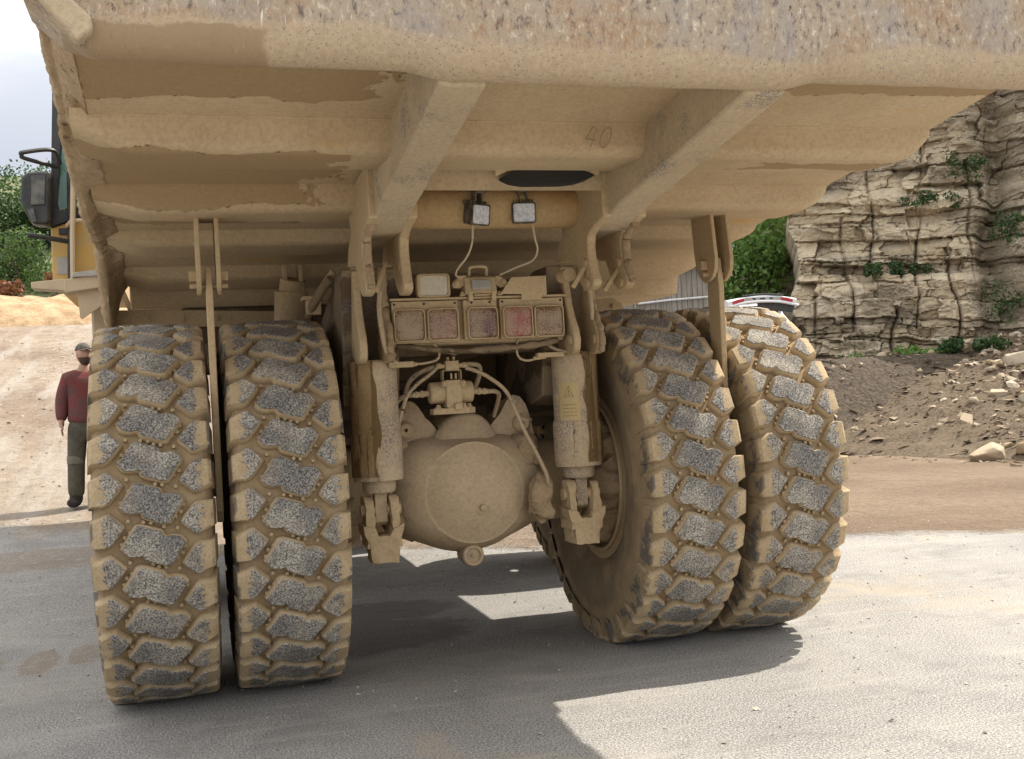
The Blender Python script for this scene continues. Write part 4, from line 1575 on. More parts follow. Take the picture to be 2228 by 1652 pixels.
def cliff_field(S, H, seed=11):
    """outward depth, tone and seam darkness of a bedded, jointed limestone face"""
    r = np.random.RandomState(seed)
    Hw = H + .085 * S + .13 * fbm(S * .45, H * .5, 3, 21) + .07 * fbm(S * 2.2, H * 2, 4, 8)
    # beds
    bounds = [-3.0]
    while bounds[-1] < 12:
        bounds.append(bounds[-1] + r.choice([.10, .16, .24, .34, .48, .62], p=[.12, .17, .21, .21, .17, .12]))
    bounds = np.array(bounds)
    L = np.clip(np.searchsorted(bounds, Hw) - 1, 0, len(bounds) - 2)
    dist = np.minimum(Hw - bounds[L], bounds[L + 1] - Hw)
    D = np.zeros_like(S)
    tone = np.zeros_like(S)
    seam = np.clip(1 - dist / .022, 0, 1) * (vnoise(S * .9 + L * 3.1, L * 1.7, 31) > .30)
    base = r.normal(0, .07, len(bounds))
    base += np.where(r.rand(len(bounds)) < .18, -.16, 0)
    D += base[L]
    for k in range(len(bounds) - 1):
        mk = L == k
        if not mk.any():
            continue
        th = bounds[k + 1] - bounds[k]
        w = .28 + 1.5 * th
        edges = [-3.0 + r.rand()]
        while edges[-1] < 16:
            edges.append(edges[-1] + w * r.uniform(.35, 1.9))
        edges = np.array(edges)
        s = S[mk] + .16 * (vnoise(Hw[mk] * 7, S[mk] * 1.2, k) - .5) + r.uniform(-.7, .7) * (Hw[mk] - bounds[k])
        q = np.clip(np.searchsorted(edges, s) - 1, 0, len(edges) - 2)
        off = r.normal(0, .05 + .10 * th, len(edges))
        tl = r.normal(0, .10, len(edges))
        th2 = r.normal(0, .16, len(edges))
        mid = (edges[q] + edges[q + 1]) / 2
        D[mk] += off[q] + tl[q] * (s - mid) + th2[q] * (Hw[mk] - bounds[k] - th / 2)
        tn = np.clip(.5 + r.normal(0, .27, len(edges)), 0, 1)
        tone[mk] = tn[q]
        js = np.minimum(s - edges[q], edges[q + 1] - s)
        open_j = (r.rand(len(edges)) < .55)[q]
        sj = np.clip(1 - js / .020, 0, 1) * open_j
        seam[mk] = np.maximum(seam[mk], sj)
        # chipped block corners
        corner = np.clip(1 - np.hypot(js, dist[mk]) / .07, 0, 1)
        D[mk] -= .05 * corner
    seam *= np.clip(.25 + 1.3 * vnoise(S * 1.7, H * 2.3, 77), 0, 1)
    for s0, sl_, lo_, hi_ in ((.7, .10, .5, 3.2), (1.55, -.06, 1.2, 5.2), (2.5, .05, .4, 2.8), (3.05, .12, 2.2, 7.5), (3.9, -.05, .6, 4.2), (2.1, .02, 3.8, 7.5), (4.35, .08, 1.5, 6.5)):
        jd = np.abs(S - s0 - sl_ * (H - 3) - .22 * fbm(H * .8 + s0, H * 0 + s0, 4, 61))
        g_ = (H > lo_) * (H < hi_) * np.clip(1.6 * vnoise(H * 1.1 + s0 * 7, H * 0 + 3, 62), 0, 1)
        seam = np.maximum(seam, np.clip(1 - jd / .030, 0, 1) * g_)
        D -= .16 * np.clip(1 - jd / .07, 0, 1) * g_
        D += np.where(S > s0 + sl_ * (H - 3), 1, -1) * .035 * np.clip(1 - jd / .5, 0, 1) * g_
    D -= .06 * seam

    def facets(cell, amp, sd, sx_=1.0):
        # broken conchoidal faces: every Worley cell is its own tilted plane
        x = (S + .25 * cell * fbm(S / cell, H / cell, 3, sd + 5)) / (cell * sx_)
        y = (H + .25 * cell * fbm(H / cell, S / cell, 3, sd + 6)) / (cell * .7)
        ix, iy = np.floor(x), np.floor(y)
        best = np.full(S.shape, 9.0)
        out = np.zeros(S.shape)
        for dx in (-1, 0, 1):
            for dy in (-1, 0, 1):
                cx_, cy_ = ix + dx, iy + dy
                a_ = vnoise(cx_ * 7.13 + .01, cy_ * 3.7 + .01, sd)
                b_ = vnoise(cx_ * 2.9 + .01, cy_ * 9.1 + .01, sd + 1)
                px2, py2 = cx_ + .1 + .8 * a_, cy_ + .1 + .8 * b_
                d = np.hypot(x - px2, y - py2)
                g1 = vnoise(cx_ * 5.3 + .01, cy_ * 5.9 + .01, sd + 2) - .5
                g2 = vnoise(cx_ * 8.3 + .01, cy_ * 1.9 + .01, sd + 3) - .5
                g3 = vnoise(cx_ * 3.3 + .01, cy_ * 6.9 + .01, sd + 4) - .5
                v = amp * (1.6 * g1 * (x - px2) + 1.6 * g2 * (y - py2) + g3)
                m_ = d < best
                best[m_] = d[m_]
                out[m_] = v[m_]
        return out
    D += facets(.75, .26, 301, 1.4) + facets(.28, .11, 401, 1.5) + facets(.11, .035, 501, 1.6)
    D += .26 * fbm(S * .55, H * .55, 4, 3) + .06 * fbm(S * 3, H * 4, 4, 13) + .022 * fbm(S * 14, H * 18, 3, 17)
    return D, tone, seam


S1 = np.concatenate([np.arange(-1.4, 6.4, .024), np.arange(6.4, 14, .07)])
H1 = np.arange(-.6, 9.4, .026)
SS, HH = np.meshgrid(S1, H1)
DD, TT, KK = cliff_field(SS, HH)
DD = DD - .16 * HH + .35 * sstep(1.0, 3.4, HH) * (1 - sstep(3.3, 3.7, HH)) - .28 * sstep(4.1, 4.5, HH) - .3 * sstep(5.6, 6.0, HH)
DD -= 1.0 * np.exp(-((SS - 4.9 - .12 * (HH - 3) - .25 * fbm(HH * .9, HH * 0, 3, 61)) / .30) ** 2) * sstep(1.8, 3.0, HH)
DD += .30 * sstep(5.1, 5.5, SS)
DD -= 5.0 * sstep(.16, .02, SS + .35 * fbm(HH * 1.3, HH * 0 + 2, 4, 41) - .03 * (HH - 3)) ** .7
PX = CP[0] + CD[0] * SS + CN[0] * DD
PY = CP[1] + CD[1] * SS + CN[1] * DD
cb = MB().grid(np.stack([PX, PY, HH + .3], -1))
cl_o = cb.build('cliff', M_rock, fix=False, angle=24)
WT = sstep(3.9, 4.9, SS + .9 * fbm(SS * 1.1, HH * .8, 4, 91)) * .75 + .8 * sstep(.45, .75, vnoise(SS * .8 + 5, HH * 1.3, 93)) * sstep(.3, .5, fbm(SS * 1.5, HH * 2.5, 4, 94) + .35)  # shade around and right of the cleft put into the colour, plus weathering patches
at_ = cl_o.data.attributes.new('tone', 'FLOAT', 'POINT')
at_.data.foreach_set('value', TT.ravel().astype(np.float32))
at_ = cl_o.data.attributes.new('weathered', 'FLOAT', 'POINT')  # carries the painted shade together with the weathering
at_.data.foreach_set('value', np.clip(WT, 0, 1).ravel().astype(np.float32))
at_ = cl_o.data.attributes.new('seam', 'FLOAT', 'POINT')
at_.data.foreach_set('value', KK.ravel().astype(np.float32))
structure(cl_o, 'bedded pale limestone quarry face behind the right rear wheels')

# rubble slope at its foot
m, t = new_mat('rubble_dirt', .95, 0, .2)
P = t.pos()
n1 = t.noise(P, 1.3, 7, .65)
n2 = t.noise(P, 16, 6, .75)
col = t.mix(t.step(n2, .35, .68), (.075, .054, .034), (.185, .138, .092))
col = t.mix(t.math('MULTIPLY', t.step(n1, .5, .66), .6), col, (.18, .135, .09))
v = t.vor(P, 22)
col = t.mix(t.math('MULTIPLY', t.step(v, .16, .10), .7), col, (.42, .34, .24))
t.put(t.b, 'Base Color', col)
t.put(t.b, 'Normal', t.bump(n2, .9, .05))
M_rubble = m


def toe(s):
    return 6.6 + 1.25 * np.clip(s, -2, 6)


def talus_z(s, tt):
    zb = 1.62 + .14 * np.clip(s, 0, 7)
    k = np.clip(1 - tt / toe(s), 0, 1)
    z = zb * k ** 1.15
    return z + (.16 * fbm(s * 1.1, tt * 1.1, 5, 51) + .05 * fbm(s * 5, tt * 5, 3, 52)) * np.minimum(1, 3 * k) - .06


TS, TU = np.meshgrid(np.concatenate([np.arange(-5.5, 8.5, .07), np.arange(8.5, 14, .3)]), np.arange(-1.0, 15, .07))
TZ = talus_z(TS, TU)
tb_ = MB().grid(np.stack([CP[0] + CD[0] * TS + CN[0] * TU, CP[1] + CD[1] * TS + CN[1] * TU, TZ], -1))
structure(tb_.build('rubble_slope', M_rubble, fix=False, angle=60), 'dark dirt and rubble slope at the foot of the rock face')


def cliff_xy(s, tt):
    return CP[0] + CD[0] * s + CN[0] * tt, CP[1] + CD[1] * s + CN[1] * tt


def rock_mesh(seed, n=16):
    r = random.Random(seed)
    bm = bmesh.new()
    for _ in range(n):
        p = Vector((r.gauss(0, 1), r.gauss(0, 1), r.gauss(0, 1))).normalized() * r.uniform(.75, 1.0)
        bm.verts.new((p.x * .62, p.y * .5, p.z * .36))
    res = bmesh.ops.convex_hull(bm, input=bm.verts)
    bmesh.ops.delete(bm, geom=[v for v in bm.verts if not v.link_faces], context='VERTS')
    bmesh.ops.bevel(bm, geom=list(bm.edges), offset=.018, segments=1, affect='EDGES')
    me = bpy.data.meshes.new('boulder')
    bm.to_mesh(me)
    bm.free()
    return me


m, t = new_mat('loose_limestone', .93, 0, .2)
P = t.coord('Object')
rnd = t.N.new('ShaderNodeObjectInfo').outputs['Random']
n2 = t.noise(P, 6, 6, .7)
col = t.mix(rnd, (.36, .275, .17), (.46, .39, .30))
col = t.mix(t.math('MULTIPLY', t.step(n2, .48, .7), .55), col, (.30, .215, .125))
t.put(t.b, 'Base Color', col)
t.put(t.b, 'Normal', t.bump(t.noise(P, 14, 5, .7), .5, .04))
M_stone = m
m, t = new_mat('pebble_mix', .95, 0, .2)
isl = t.island()
t.put(t.b, 'Base Color', t.mix(t.step(isl, .0, 1.0), (.10, .073, .048), (.34, .265, .185)))
M_pebble = m
RM = [rock_mesh(100 + i) for i in range(9)]
for me in RM:
    me.materials.append(M_stone)
BIG = [(2.9, 9.7, .62, 'broad flat tan boulder at the toe of the rubble slope'), (3.55, 9.9, .58, 'tan boulder beside the flat one at the toe, near the photo edge'),
       (4.6, 3.3, .70, 'large pale block high on the rubble under the dark cleft')]
k = 0
for s_, u_t, sz, lab in BIG:
    o = bpy.data.objects.new('boulder', RM[k])
    COL.objects.link(o)
    x, y = cliff_xy(s_, u_t)
    o.location = (x, y, float(talus_z(np.array(s_), np.array(u_t))) + .10 * sz)
    o.scale = (sz, sz, sz * 1.05)
    o.rotation_euler = (.1, .15 * k, 1.3 * k)
    tag(o, lab, 'boulder', 'boulders on the rubble slope')
    k += 1
rr = random.Random(5)
n_ = 0
while n_ < 120:
    s_ = rr.uniform(.2, 6.2)
    u_t = rr.uniform(.5, 10.5)
    dens = min(1, max(.02, (s_ - 2.6) / 2.2)) * (1.0 if u_t < 6 else .5)
    if rr.random() > dens or u_t > toe(s_) + .6:
        continue
    sz = rr.choice([.12, .15, .18, .22, .28, .36])
    o = bpy.data.objects.new('boulder', RM[rr.randrange(9)])
    COL.objects.link(o)
    x, y = cliff_xy(s_, u_t)
    z = float(np.maximum(talus_z(np.array(s_), np.array(u_t)), ground_z(x, y)))
    o.location = (x, y, z + .08 * sz)
    o.scale = (sz * rr.uniform(.8, 1.3), sz, sz * rr.uniform(.8, 1.3))
    o.rotation_euler = (rr.uniform(-.5, .5), rr.uniform(-.5, .5), rr.uniform(0, 6))
    tag(o, 'small broken tan limestone block lying loose on the rubble slope', 'boulder', 'boulders on the rubble slope')
    n_ += 1
# uncountable chips
pb = MB()
nr = np.random.RandomState(9)
for _ in range(5200):
    s_ = nr.uniform(-1.5, 6.5)
    u_t = nr.uniform(.2, 11.5)
    if u_t > toe(s_) + nr.exponential(.35) or nr.rand() > min(1, max(.28, (s_ - 1.8) / 2.5)):
        continue
    x, y = cliff_xy(s_, u_t)
    z = float(np.maximum(talus_z(np.array(s_), np.array(u_t)), ground_z(x, y)))
    a = .022 + nr.exponential(.020)
    q = nr.normal(0, 1, (4, 3)) * a * np.array([1, 1, .55])
    q[:, 2] = np.abs(q[:, 2])
    q += np.array([x, y, z])
    pb.add(q, [(0, 1, 2), (0, 2, 3), (0, 3, 1), (1, 3, 2)])
tag(pb.build('rubble_chips', M_pebble, smooth=False, fix=True), 'small stone chips scattered over the rubble slope', 'gravel', None, 'stuff')


# loose grit on the asphalt near the camera, and stones on the ramp
gb = MB()
nr = np.random.RandomState(4)
for q in range(5200):
    if q < 3600:
        x, y = nr.uniform(-3.2, 5.5), nr.uniform(-4.2, 4.5)
        a = min(.011, .0035 + nr.exponential(.0022))
    else:
        x, y = nr.uniform(-7.5, -2.2), nr.uniform(6.0, 24)
        a = min(.035, .006 + nr.exponential(.007))
    z = float(ground_z(x, y))
    p = nr.normal(0, 1, (4, 3)) * a * np.array([1, 1, .6])
    p[:, 2] = np.abs(p[:, 2])
    gb.add(p + np.array([x, y, z]), [(0, 1, 2), (0, 2, 3), (0, 3, 1), (1, 3, 2)])
m, t = new_mat('grit_mix', .9, 0, .2)
t.put(t.b, 'Base Color', t.mix(t.island(), (.16, .14, .12), (.58, .52, .43)))
tag(gb.build('loose_grit', m, smooth=False), 'pale grit and small stones loose on the asphalt and the ramp', 'gravel', None, 'stuff')


# ------------------------------------------------------------------ vegetation
def mat_leaf(name, a, b, c=None):
    m = bpy.data.materials.new(name)
    m.use_nodes = True
    t = NT(m.node_tree)
    bs = m.node_tree.nodes['Principled BSDF']
    out = m.node_tree.nodes['Material Output']
    isl = t.island()
    n = t.noise(t.pos(), .9, 4, .6)
    col = t.mix(isl, a, b)
    if c:
        col = t.mix(t.step(n, .5, .66), col, c)
    t.put(bs, 'Base Color', col)
    bs.inputs['Roughness'].default_value = .6
    bs.inputs['Specular IOR Level'].default_value = .25
    tr = t.N.new('ShaderNodeBsdfTranslucent')
    t.put(tr, 'Color', t.mix(1.0, col, (1.5, 1.6, .9), 'MULTIPLY'))
    mx = t.N.new('ShaderNodeMixShader')
    mx.inputs[0].default_value = .28
    t.L.new(bs.outputs[0], mx.inputs[1])
    t.L.new(tr.outputs[0], mx.inputs[2])
    t.L.new(mx.outputs[0], out.inputs[0])
    return m


M_leaf_d = mat_leaf('dark_leaves', (.028, .060, .022), (.060, .105, .038), (.075, .120, .045))
M_leaf_l = mat_leaf('bright_leaves', (.085, .17, .04), (.19, .29, .08), (.13, .23, .06))
M_leaf_m = mat_leaf('mid_green_leaves', (.045, .085, .03), (.10, .15, .05), (.075, .125, .04))
M_leaf_y = mat_leaf('yellow_green_leaves', (.09, .13, .035), (.19, .22, .065), (.13, .17, .05))
M_leaf_r = mat_leaf('red_leaves', (.16, .055, .035), (.22, .11, .06))
M_bark = plain('bark', (.11, .085, .06), .9, scale=14, bump=.6)


def crown(b, lobes, n, size, seed):
    r = np.random.RandomState(seed)
    vol = np.array([l[3] ** 2 for l in lobes])
    pick = r.choice(len(lobes), n, p=vol / vol.sum())
    for i in pick:
        x, y, z, R = lobes[i]
        d = r.normal(0, 1, 3)
        d /= np.linalg.norm(d)
        q = R * (1 - .42 * r.rand() ** 1.6)
        k = 1 + .28 * noise.noise(Vector((d[0] * 2.3 + i, d[1] * 2.3, d[2] * 2.3)))
        p = np.array([x, y, z]) + d * q * k * np.array([1, 1, .85])
        u = r.normal(0, 1, 3)
        u /= np.linalg.norm(u)
        w = np.cross(u, d + r.normal(0, .5, 3))
        w /= np.linalg.norm(w) + 1e-6
        a = size * r.uniform(.6, 1.4)
        b.add([p - u * a, p + w * a * .55, p + u * a, p - w * a * .55], [(0, 1, 2, 3)])


def tree(name, label, cat, x, y, z, h, w, mat, n, size, seed, group, trunk=True):
    t = thing(name, label, cat, (x, y, z), 0, group)
    r = random.Random(seed)
    b = MB()
    ends = []
    tp_ = [(0, 0, -.3), (r.uniform(-.1, .1), r.uniform(-.1, .1), h * .25), (r.uniform(-.25, .25), r.uniform(-.2, .2), h * .6), (r.uniform(-.3, .3), 0, h * .92)]
    sp = spline(tp_, 5)
    b.tube(sp, [.055 * h * (1 - .85 * i / len(sp)) * .5 for i in range(len(sp))], 8)
    for k in range(7):
        a = r.uniform(0, 6.28)
        z0 = h * r.uniform(.22, .7)
        e = (math.cos(a) * w * r.uniform(.25, .42), math.sin(a) * w * r.uniform(.25, .42), z0 + h * r.uniform(.10, .28))
        b.tube([(0, 0, z0), (e[0] * .5, e[1] * .5, z0 + (e[2] - z0) * .35), e], [.012 * h, .008 * h, .003 * h], 6)
        ends.append(e)
    b.build('trunk', M_bark, t)
    lobes = [(e[0], e[1], e[2], w * r.uniform(.16, .27)) for e in ends] + [(r.uniform(-.2, .2) * w, r.uniform(-.2, .2) * w, h * r.uniform(.3, .86), w * r.uniform(.18, .30)) for _ in range(7)]
    c = MB()
    crown(c, lobes, n, size, seed)
    c.build('crown', mat, t, fix=False, smooth=False)
    return t


def shrub(name, label, cat, x, y, z, h, w, mat, n, size, seed, group):
    t = thing(name, label, cat, (x, y, z), 0, group)
    r = random.Random(seed)
    b = MB()
    for k in range(6):
        a = r.uniform(0, 6.28)
        b.tube([(0, 0, -.1), (math.cos(a) * w * .15, math.sin(a) * w * .15, h * .4), (math.cos(a) * w * .32, math.sin(a) * w * .32, h * .8)], [.02 * h, .014 * h, .005 * h], 5)
    b.build('stem', M_bark, t)
    lobes = [(r.uniform(-.34, .34) * w, r.uniform(-.3, .3) * w, h * r.uniform(.25, .78), w * r.uniform(.16, .26)) for _ in range(9)]
    c = MB()
    crown(c, lobes, n, size, seed)
    c.build('foliage', mat, t, fix=False, smooth=False)
    return t


def gz(x, y):
    return float(ground_z(x, y))


GL = 'trees beyond the dirt bank on the left'
tree('tree', 'tall dark green tree farthest left beyond the dirt bank', 'tree', -10.6, 43, gz(-10, 43), 5.2, 5.4, M_leaf_d, 9000, .08, 1, GL)
tree('tree', 'dark green tree behind the black cab mirror', 'tree', -7.4, 44, gz(-7, 44), 5.0, 5.0, M_leaf_d, 9000, .08, 2, GL)
tree('tree', 'dark green tree with its crown behind the cab window', 'tree', -4.6, 46, gz(-4, 46), 5.9, 5.0, M_leaf_d, 8000, .08, 3, GL)
tree('tree', 'mid green tree beyond the bank, out at the far left edge', 'tree', -13.6, 46, gz(-13, 46), 5.6, 5.2, M_leaf_d, 7000, .08, 4, GL)
GS = 'shrubs on the dirt bank'
shrub('shrub', 'light green round shrub on the bank at the left photo edge', 'shrub', -8.6, 36, gz(-8, 36), 2.6, 3.4, M_leaf_m, 5200, 0.065, 11, GS)
shrub('shrub', 'light green shrub on the bank below the cab deck', 'shrub', -6.6, 35, gz(-6, 35), 2.4, 3.0, M_leaf_m, 5200, 0.065, 12, GS)
shrub('shrub', 'yellow green shrub between the cab deck and the mudflap', 'shrub', -4.4, 33.5, gz(-4, 33.5), 1.7, 2.8, M_leaf_y, 4400, 0.058, 13, GS)
shrub('red_shrub', 'shrub with red leaves low on the bank at left', 'shrub', -7.1, 32.6, gz(-7, 32.6), 1.25, 1.3, M_leaf_r, 700, .07, 14, None)
shrub('shrub', 'small dusty orange shrub below the tip of the cab deck', 'shrub', -5.5, 32.4, gz(-5.5, 32.4), 1.5, .8, M_leaf_r, 420, .06, 15, None)
shrub('shrub', 'low green shrub at the crest of the bank beneath the trees', 'shrub', -9.9, 34, gz(-10, 34), 1.7, 2.6, M_leaf_m, 3600, 0.058, 16, GS)

GR = 'trees beside the rock face'
tree('tree', 'bright green tree touching the left edge of the rock face', 'tree', 14.9, 24.2, 1.8, 5.2, 4.0, M_leaf_l, 7000, .085, 21, GR)
tree('tree', 'bright green tree between the wooden shed and the rock face', 'tree', 13.2, 25.5, 1.8, 4.8, 3.6, M_leaf_l, 6500, .085, 22, GR)
tree('tree', 'darker tree standing behind the two bright green ones', 'tree', 16.6, 30, 1.8, 7.5, 6.0, M_leaf_d, 6000, .11, 23, GR)

# plants on ledges of the face
GP = 'plants growing on the rock face'
ledges = [(2.2, 3.75, 1.1, .55, M_leaf_d, 'dark green plant on the middle ledge of the rock face, left part'), (3.1, 3.85, 1.1, .45, M_leaf_d, 'dark green plant on the middle ledge of the rock face, right part'),
          (3.6, 5.55, 1.3, .6, M_leaf_d, 'mossy green plant on the upper ledge under the truck body'), (4.5, 6.3, 1.4, .8, M_leaf_d, 'dark plant at the top of the visible rock face'),
          (5.2, 2.6, .9, 1.1, M_leaf_d, 'dark green bush down in the cleft at right'),
          (5.35, 4.6, .6, .8, M_leaf_d, 'dark plant high in the cleft at right')]
for i, (s_, h_, w_, hh_, mt, lab) in enumerate(ledges):
    j = int(np.argmin(abs(S1 - s_)))
    ih = int(np.argmin(abs(H1 - (h_ - .3))))
    x, y = PX[ih, j], PY[ih, j]
    t_ = thing('ledge_plant', lab, 'plant', (x + CN[0] * .10, y + CN[1] * .10, h_), math.atan2(CD[1], CD[0]), GP)
    r = random.Random(i)
    c = MB()
    lobes = [(r.uniform(-.5, .5) * w_, r.uniform(-.12, .08), r.uniform(.0, .7) * hh_, hh_ * r.uniform(.18, .32)) for _ in range(9)]
    crown(c, lobes, 520, .042, 60 + i)
    c.build('foliage', mt, t_, fix=False, smooth=False)
GB = 'weeds along the foot of the rock face'
labs = ['green weeds at the foot of the face, nearest the outer tyre', 'lush green weeds at the middle of the foot of the face', 'tall green weeds where the rubble begins at right', 'sparse green weeds among the boulders at far right']
for i, (s_, u_t) in enumerate([(1.2, 1.0), (2.2, 1.0), (3.2, .9), (4.2, 1.3)]):
    x, y = cliff_xy(s_, u_t)
    t_ = thing('weed_clump', labs[i], 'weeds', (x, y, float(talus_z(np.array(s_), np.array(u_t)))), math.atan2(CD[1], CD[0]), GB)
    r = random.Random(40 + i)
    c = MB()
    lobes = [(r.uniform(-.75, .75), r.uniform(-.3, .3), r.uniform(.02, .22), r.uniform(.10, .22)) for _ in range(16)]
    crown(c, lobes, 1500, .05, 80 + i)
    c.build('foliage', M_leaf_l if i in (1, 2) else M_leaf_d, t_, fix=False, smooth=False)

# dirt bank on the left
xs_ = np.linspace(-40, 3, 260)
us_ = np.linspace(-1, 1, 40)
XX, UU = np.meshgrid(xs_, us_)
YY = 29.5 + .03 * XX + 2.2 * UU
ZZ = ground_z(XX, YY) - .15 + (.78 + .20 * fbm(XX * .6, UU * .8, 4, 71)) * np.clip(1 - UU ** 2, 0, 1) ** .7 + .12 * fbm(XX * 2.2, UU * 4, 4, 72)
m, t = new_mat('bank_earth', .95, 0, .2)
P = t.pos()
n2 = t.noise(P, 2.2, 7, .7)
t.put(t.b, 'Base Color', t.mix(t.step(n2, .34, .66), (.30, .195, .105), (.47, .335, .205)))
t.put(t.b, 'Normal', t.bump(n2, .8, .15))
structure(MB().grid(np.stack([XX, YY, ZZ], -1)).build('earth_bank', m, fix=False, angle=70), 'long low bank of orange earth along the ramp')
# ground rising behind the bank
XX, YY = np.meshgrid(np.linspace(-60, 4, 40), np.linspace(31, 75, 20))
ZZ = ground_z(XX, YY) + .12 * (YY - 31) + .3 * fbm(XX * .2, YY * .2, 3, 3)
m = plain('hillside', (.075, .10, .04), .95, c2=(.13, .125, .06), scale=.8)
structure(MB().grid(np.stack([XX, YY, ZZ], -1)).build('hillside', m, fix=False), 'green hillside rising behind the bank')

# ------------------------------------------------------------------ wooden shed and white car behind the right wheels
m, t = new_mat('weathered_planks', .9, 0, .2)
O = t.coord('Object')
x_, y_, z_ = t.sep(O)
fr_ = t.math('FRACT', t.math('MULTIPLY', x_, 6.5))
pl = t.math('FLOOR', t.math('MULTIPLY', x_, 6.5))
gap = t.step(t.math('ABSOLUTE', t.math('SUBTRACT', fr_, .5)), .44, .49)
gr = t.noise(t.mapping(t.comb(t.math('ADD', x_, t.math('MULTIPLY', pl, 3.7)), y_, z_), scale=(22, 22, 1.2)), 1.0, 5, .65)
col = t.mix(t.step(gr, .32, .68), (.16, .14, .115), (.31, .275, .23))
t.put(t.b, 'Base Color', t.mix(t.math('MULTIPLY', gap, .85), col, (.03, .028, .026)))
t.put(t.b, 'Normal', t.bump(t.math('SUBTRACT', gr, gap), .5, .02))
M_plank = m
sh = thing('wooden_shed', 'grey weathered plank shed seen between the right tyre and the body', 'shed', (9.6, 20.5, 1.7))
b = MB()
b.span((-2.6, 0, -.4), (2.3, 3.0, 2.9))
b.build('plank_wall', M_plank, sh)
b = MB()
b.prism([(-.25, 2.85), (1.5, 3.5), (3.25, 2.85), (3.25, 2.95), (1.5, 3.62), (-.25, 2.95)], 'x', -2.8, 2.5)
b.build('roof', M_greysteel, sh)
b = MB()
b.tube([(.25, -.06, 1.90), (1.2, -.06, 1.98), (2.25, -.06, 2.03)], .028, 8)
b.build('pipe', plain('white_pipe', (.62, .60, .58), .5), sh)
b = MB()
for k in range(7):
    b.box((.33, -.02, 1.40 + k * .055), (.42, .02, .03), Matrix.Rotation(.5, 3, 'X'))
b.build('louvre_vent', M_greysteel, sh, split=True)

M_white = plain('white_car_paint', (.74, .75, .76), .18, var=.03, spec=.5)
M_lampred = plain('car_lamp_red', (.42, .03, .04), .2, var=.1)
car = thing('white_car', 'white hatchback with raised tailgate parked behind the outer right tyre', 'car', (11.04, 16.4, 1.775), -.14)
b = MB()
side = [(.02, .32), (.0, .72), (.10, .92), (.34, 1.36), (.55, 1.45), (1.3, 1.49), (2.1, 1.42), (2.9, 1.0), (3.85, .86), (4.12, .62), (4.14, .32)]
rows = []
for xx, ins in ((-.87, .0), (-.88, .5), (-.80, .9), (-.60, 1.0), (0, 1.02), (.60, 1.0), (.80, .9), (.88, .5), (.87, .0)):
    row = []
    for (yy, zz) in side:
        cap = .35 + (zz - .35) * (ins if zz > 1.0 else 1.0) if zz > 1.0 else zz
        if zz > 1.0:
            cap = 1.0 + (zz - 1.0) * min(1, ins)
            x2 = xx * (1 - .16 * (zz - 1.0) / .5)
        else:
            x2 = xx
        row.append((x2, yy, cap))
    rows.append(row)
b.grid(np.array(rows))
b.add(rows[0], [tuple(range(len(side)))])
b.add(rows[-1], [tuple(range(len(side)))])
body_c = b.build('car_body', M_white, car, angle=50)
b = MB()
b.prism([(-.66, .80), (.66, .80), (.60, 1.30), (.30, 1.40), (-.30, 1.40), (-.60, 1.30)], 'y', .0, .05)
o = b.build('rear_shade_panel', M_black, car)  # black panel stands in for the shaded inside of the car
o.rotation_euler = (-.42, 0, 0)
o.location = (0, -.25, .12)
tg = bpy.data.objects.new('tailgate', None)
COL.objects.link(tg)
tg.parent = car
rows = []
for xx in np.linspace(-.72, .72, 13):
    q = (xx / .72) ** 2
    xx *= 1.12
    rows.append([(xx, .45, 1.50 - .06 * q), (xx, -.10, 1.58 - .07 * q), (xx, -.36, 1.575 - .09 * q), (xx, -.40, 1.545 - .09 * q), (xx, -.39, 1.47 - .10 * q), (xx, -.30, 1.44 - .10 * q), (xx, .40, 1.455 - .07 * q), (xx, .45, 1.50 - .06 * q)])
b = MB().grid(np.array(rows))
b.add(rows[0][:-1], [tuple(range(7))])
b.add(rows[-1][:-1], [tuple(range(7))])
b.build('tailgate_shell', M_white, tg, angle=50)
for sx in (-1, 1):
    b = MB()
    b.prism([(sx * .70, 1.40), (sx * .44, 1.455), (sx * .42, 1.525), (sx * .58, 1.505), (sx * .71, 1.455)], 'y', -.412, -.385)
    b.build('tail_lamp', M_lampred, tg)
b = MB()
b.prism([(-.44, 1.47), (.44, 1.47), (.40, 1.535), (-.40, 1.535)], 'y', -.408, -.39)
b.build('plate_panel', M_greysteel, tg)
b = MB()
for xx, w_ in ((-.2, .07), (.0, .12), (.2, .07)):
    b.span((xx - w_ / 2, -.414, 1.485), (xx + w_ / 2, -.40, 1.522))
b.build('plate_square', M_black, tg, split=True)  # plain dark squares on the plate panel
b = MB()
b.prism([(-.10, 1.30), (.70, 1.16), (.78, 1.34), (.3, 1.42), (-.10, 1.43)], 'y', -.36, -.32)
b.build('rear_glass', M_black, tg)
b = MB()
b.tube(spline([(-.80, -.37, 1.345), (-.4, -.395, 1.425), (.05, -.40, 1.44), (.45, -.395, 1.41), (.84, -.37, 1.325)], 6), .034, 10)
b.build('lower_edge', M_white, tg)
b = MB()
b.tube(spline([(-.45, -.36, 1.583), (0, -.38, 1.60), (.5, -.36, 1.578)], 6), .018, 8)
b.build('lip_spoiler', M_black, tg)
for xx in (-.78, .78):
    for yy in (.75, 3.35):
        w = bpy.data.objects.new('wheel', None)
        COL.objects.link(w)
        w.parent = car
        w.location = (xx, yy, .32)
        b = MB()
        b.lathe([(.20, -.10), (.30, -.10), (.32, -.07), (.32, .07), (.30, .10), (.20, .10)], 'x', (0, 0, 0), 28)
        b.build('tyre', M_black, w)
        b = MB()
        b.lathe([(.20, -.09), (.19, .09), (.05, .10), (.01, .10)], 'x', (0, 0, 0), 24)
        b.build('rim', M_greysteel, w)


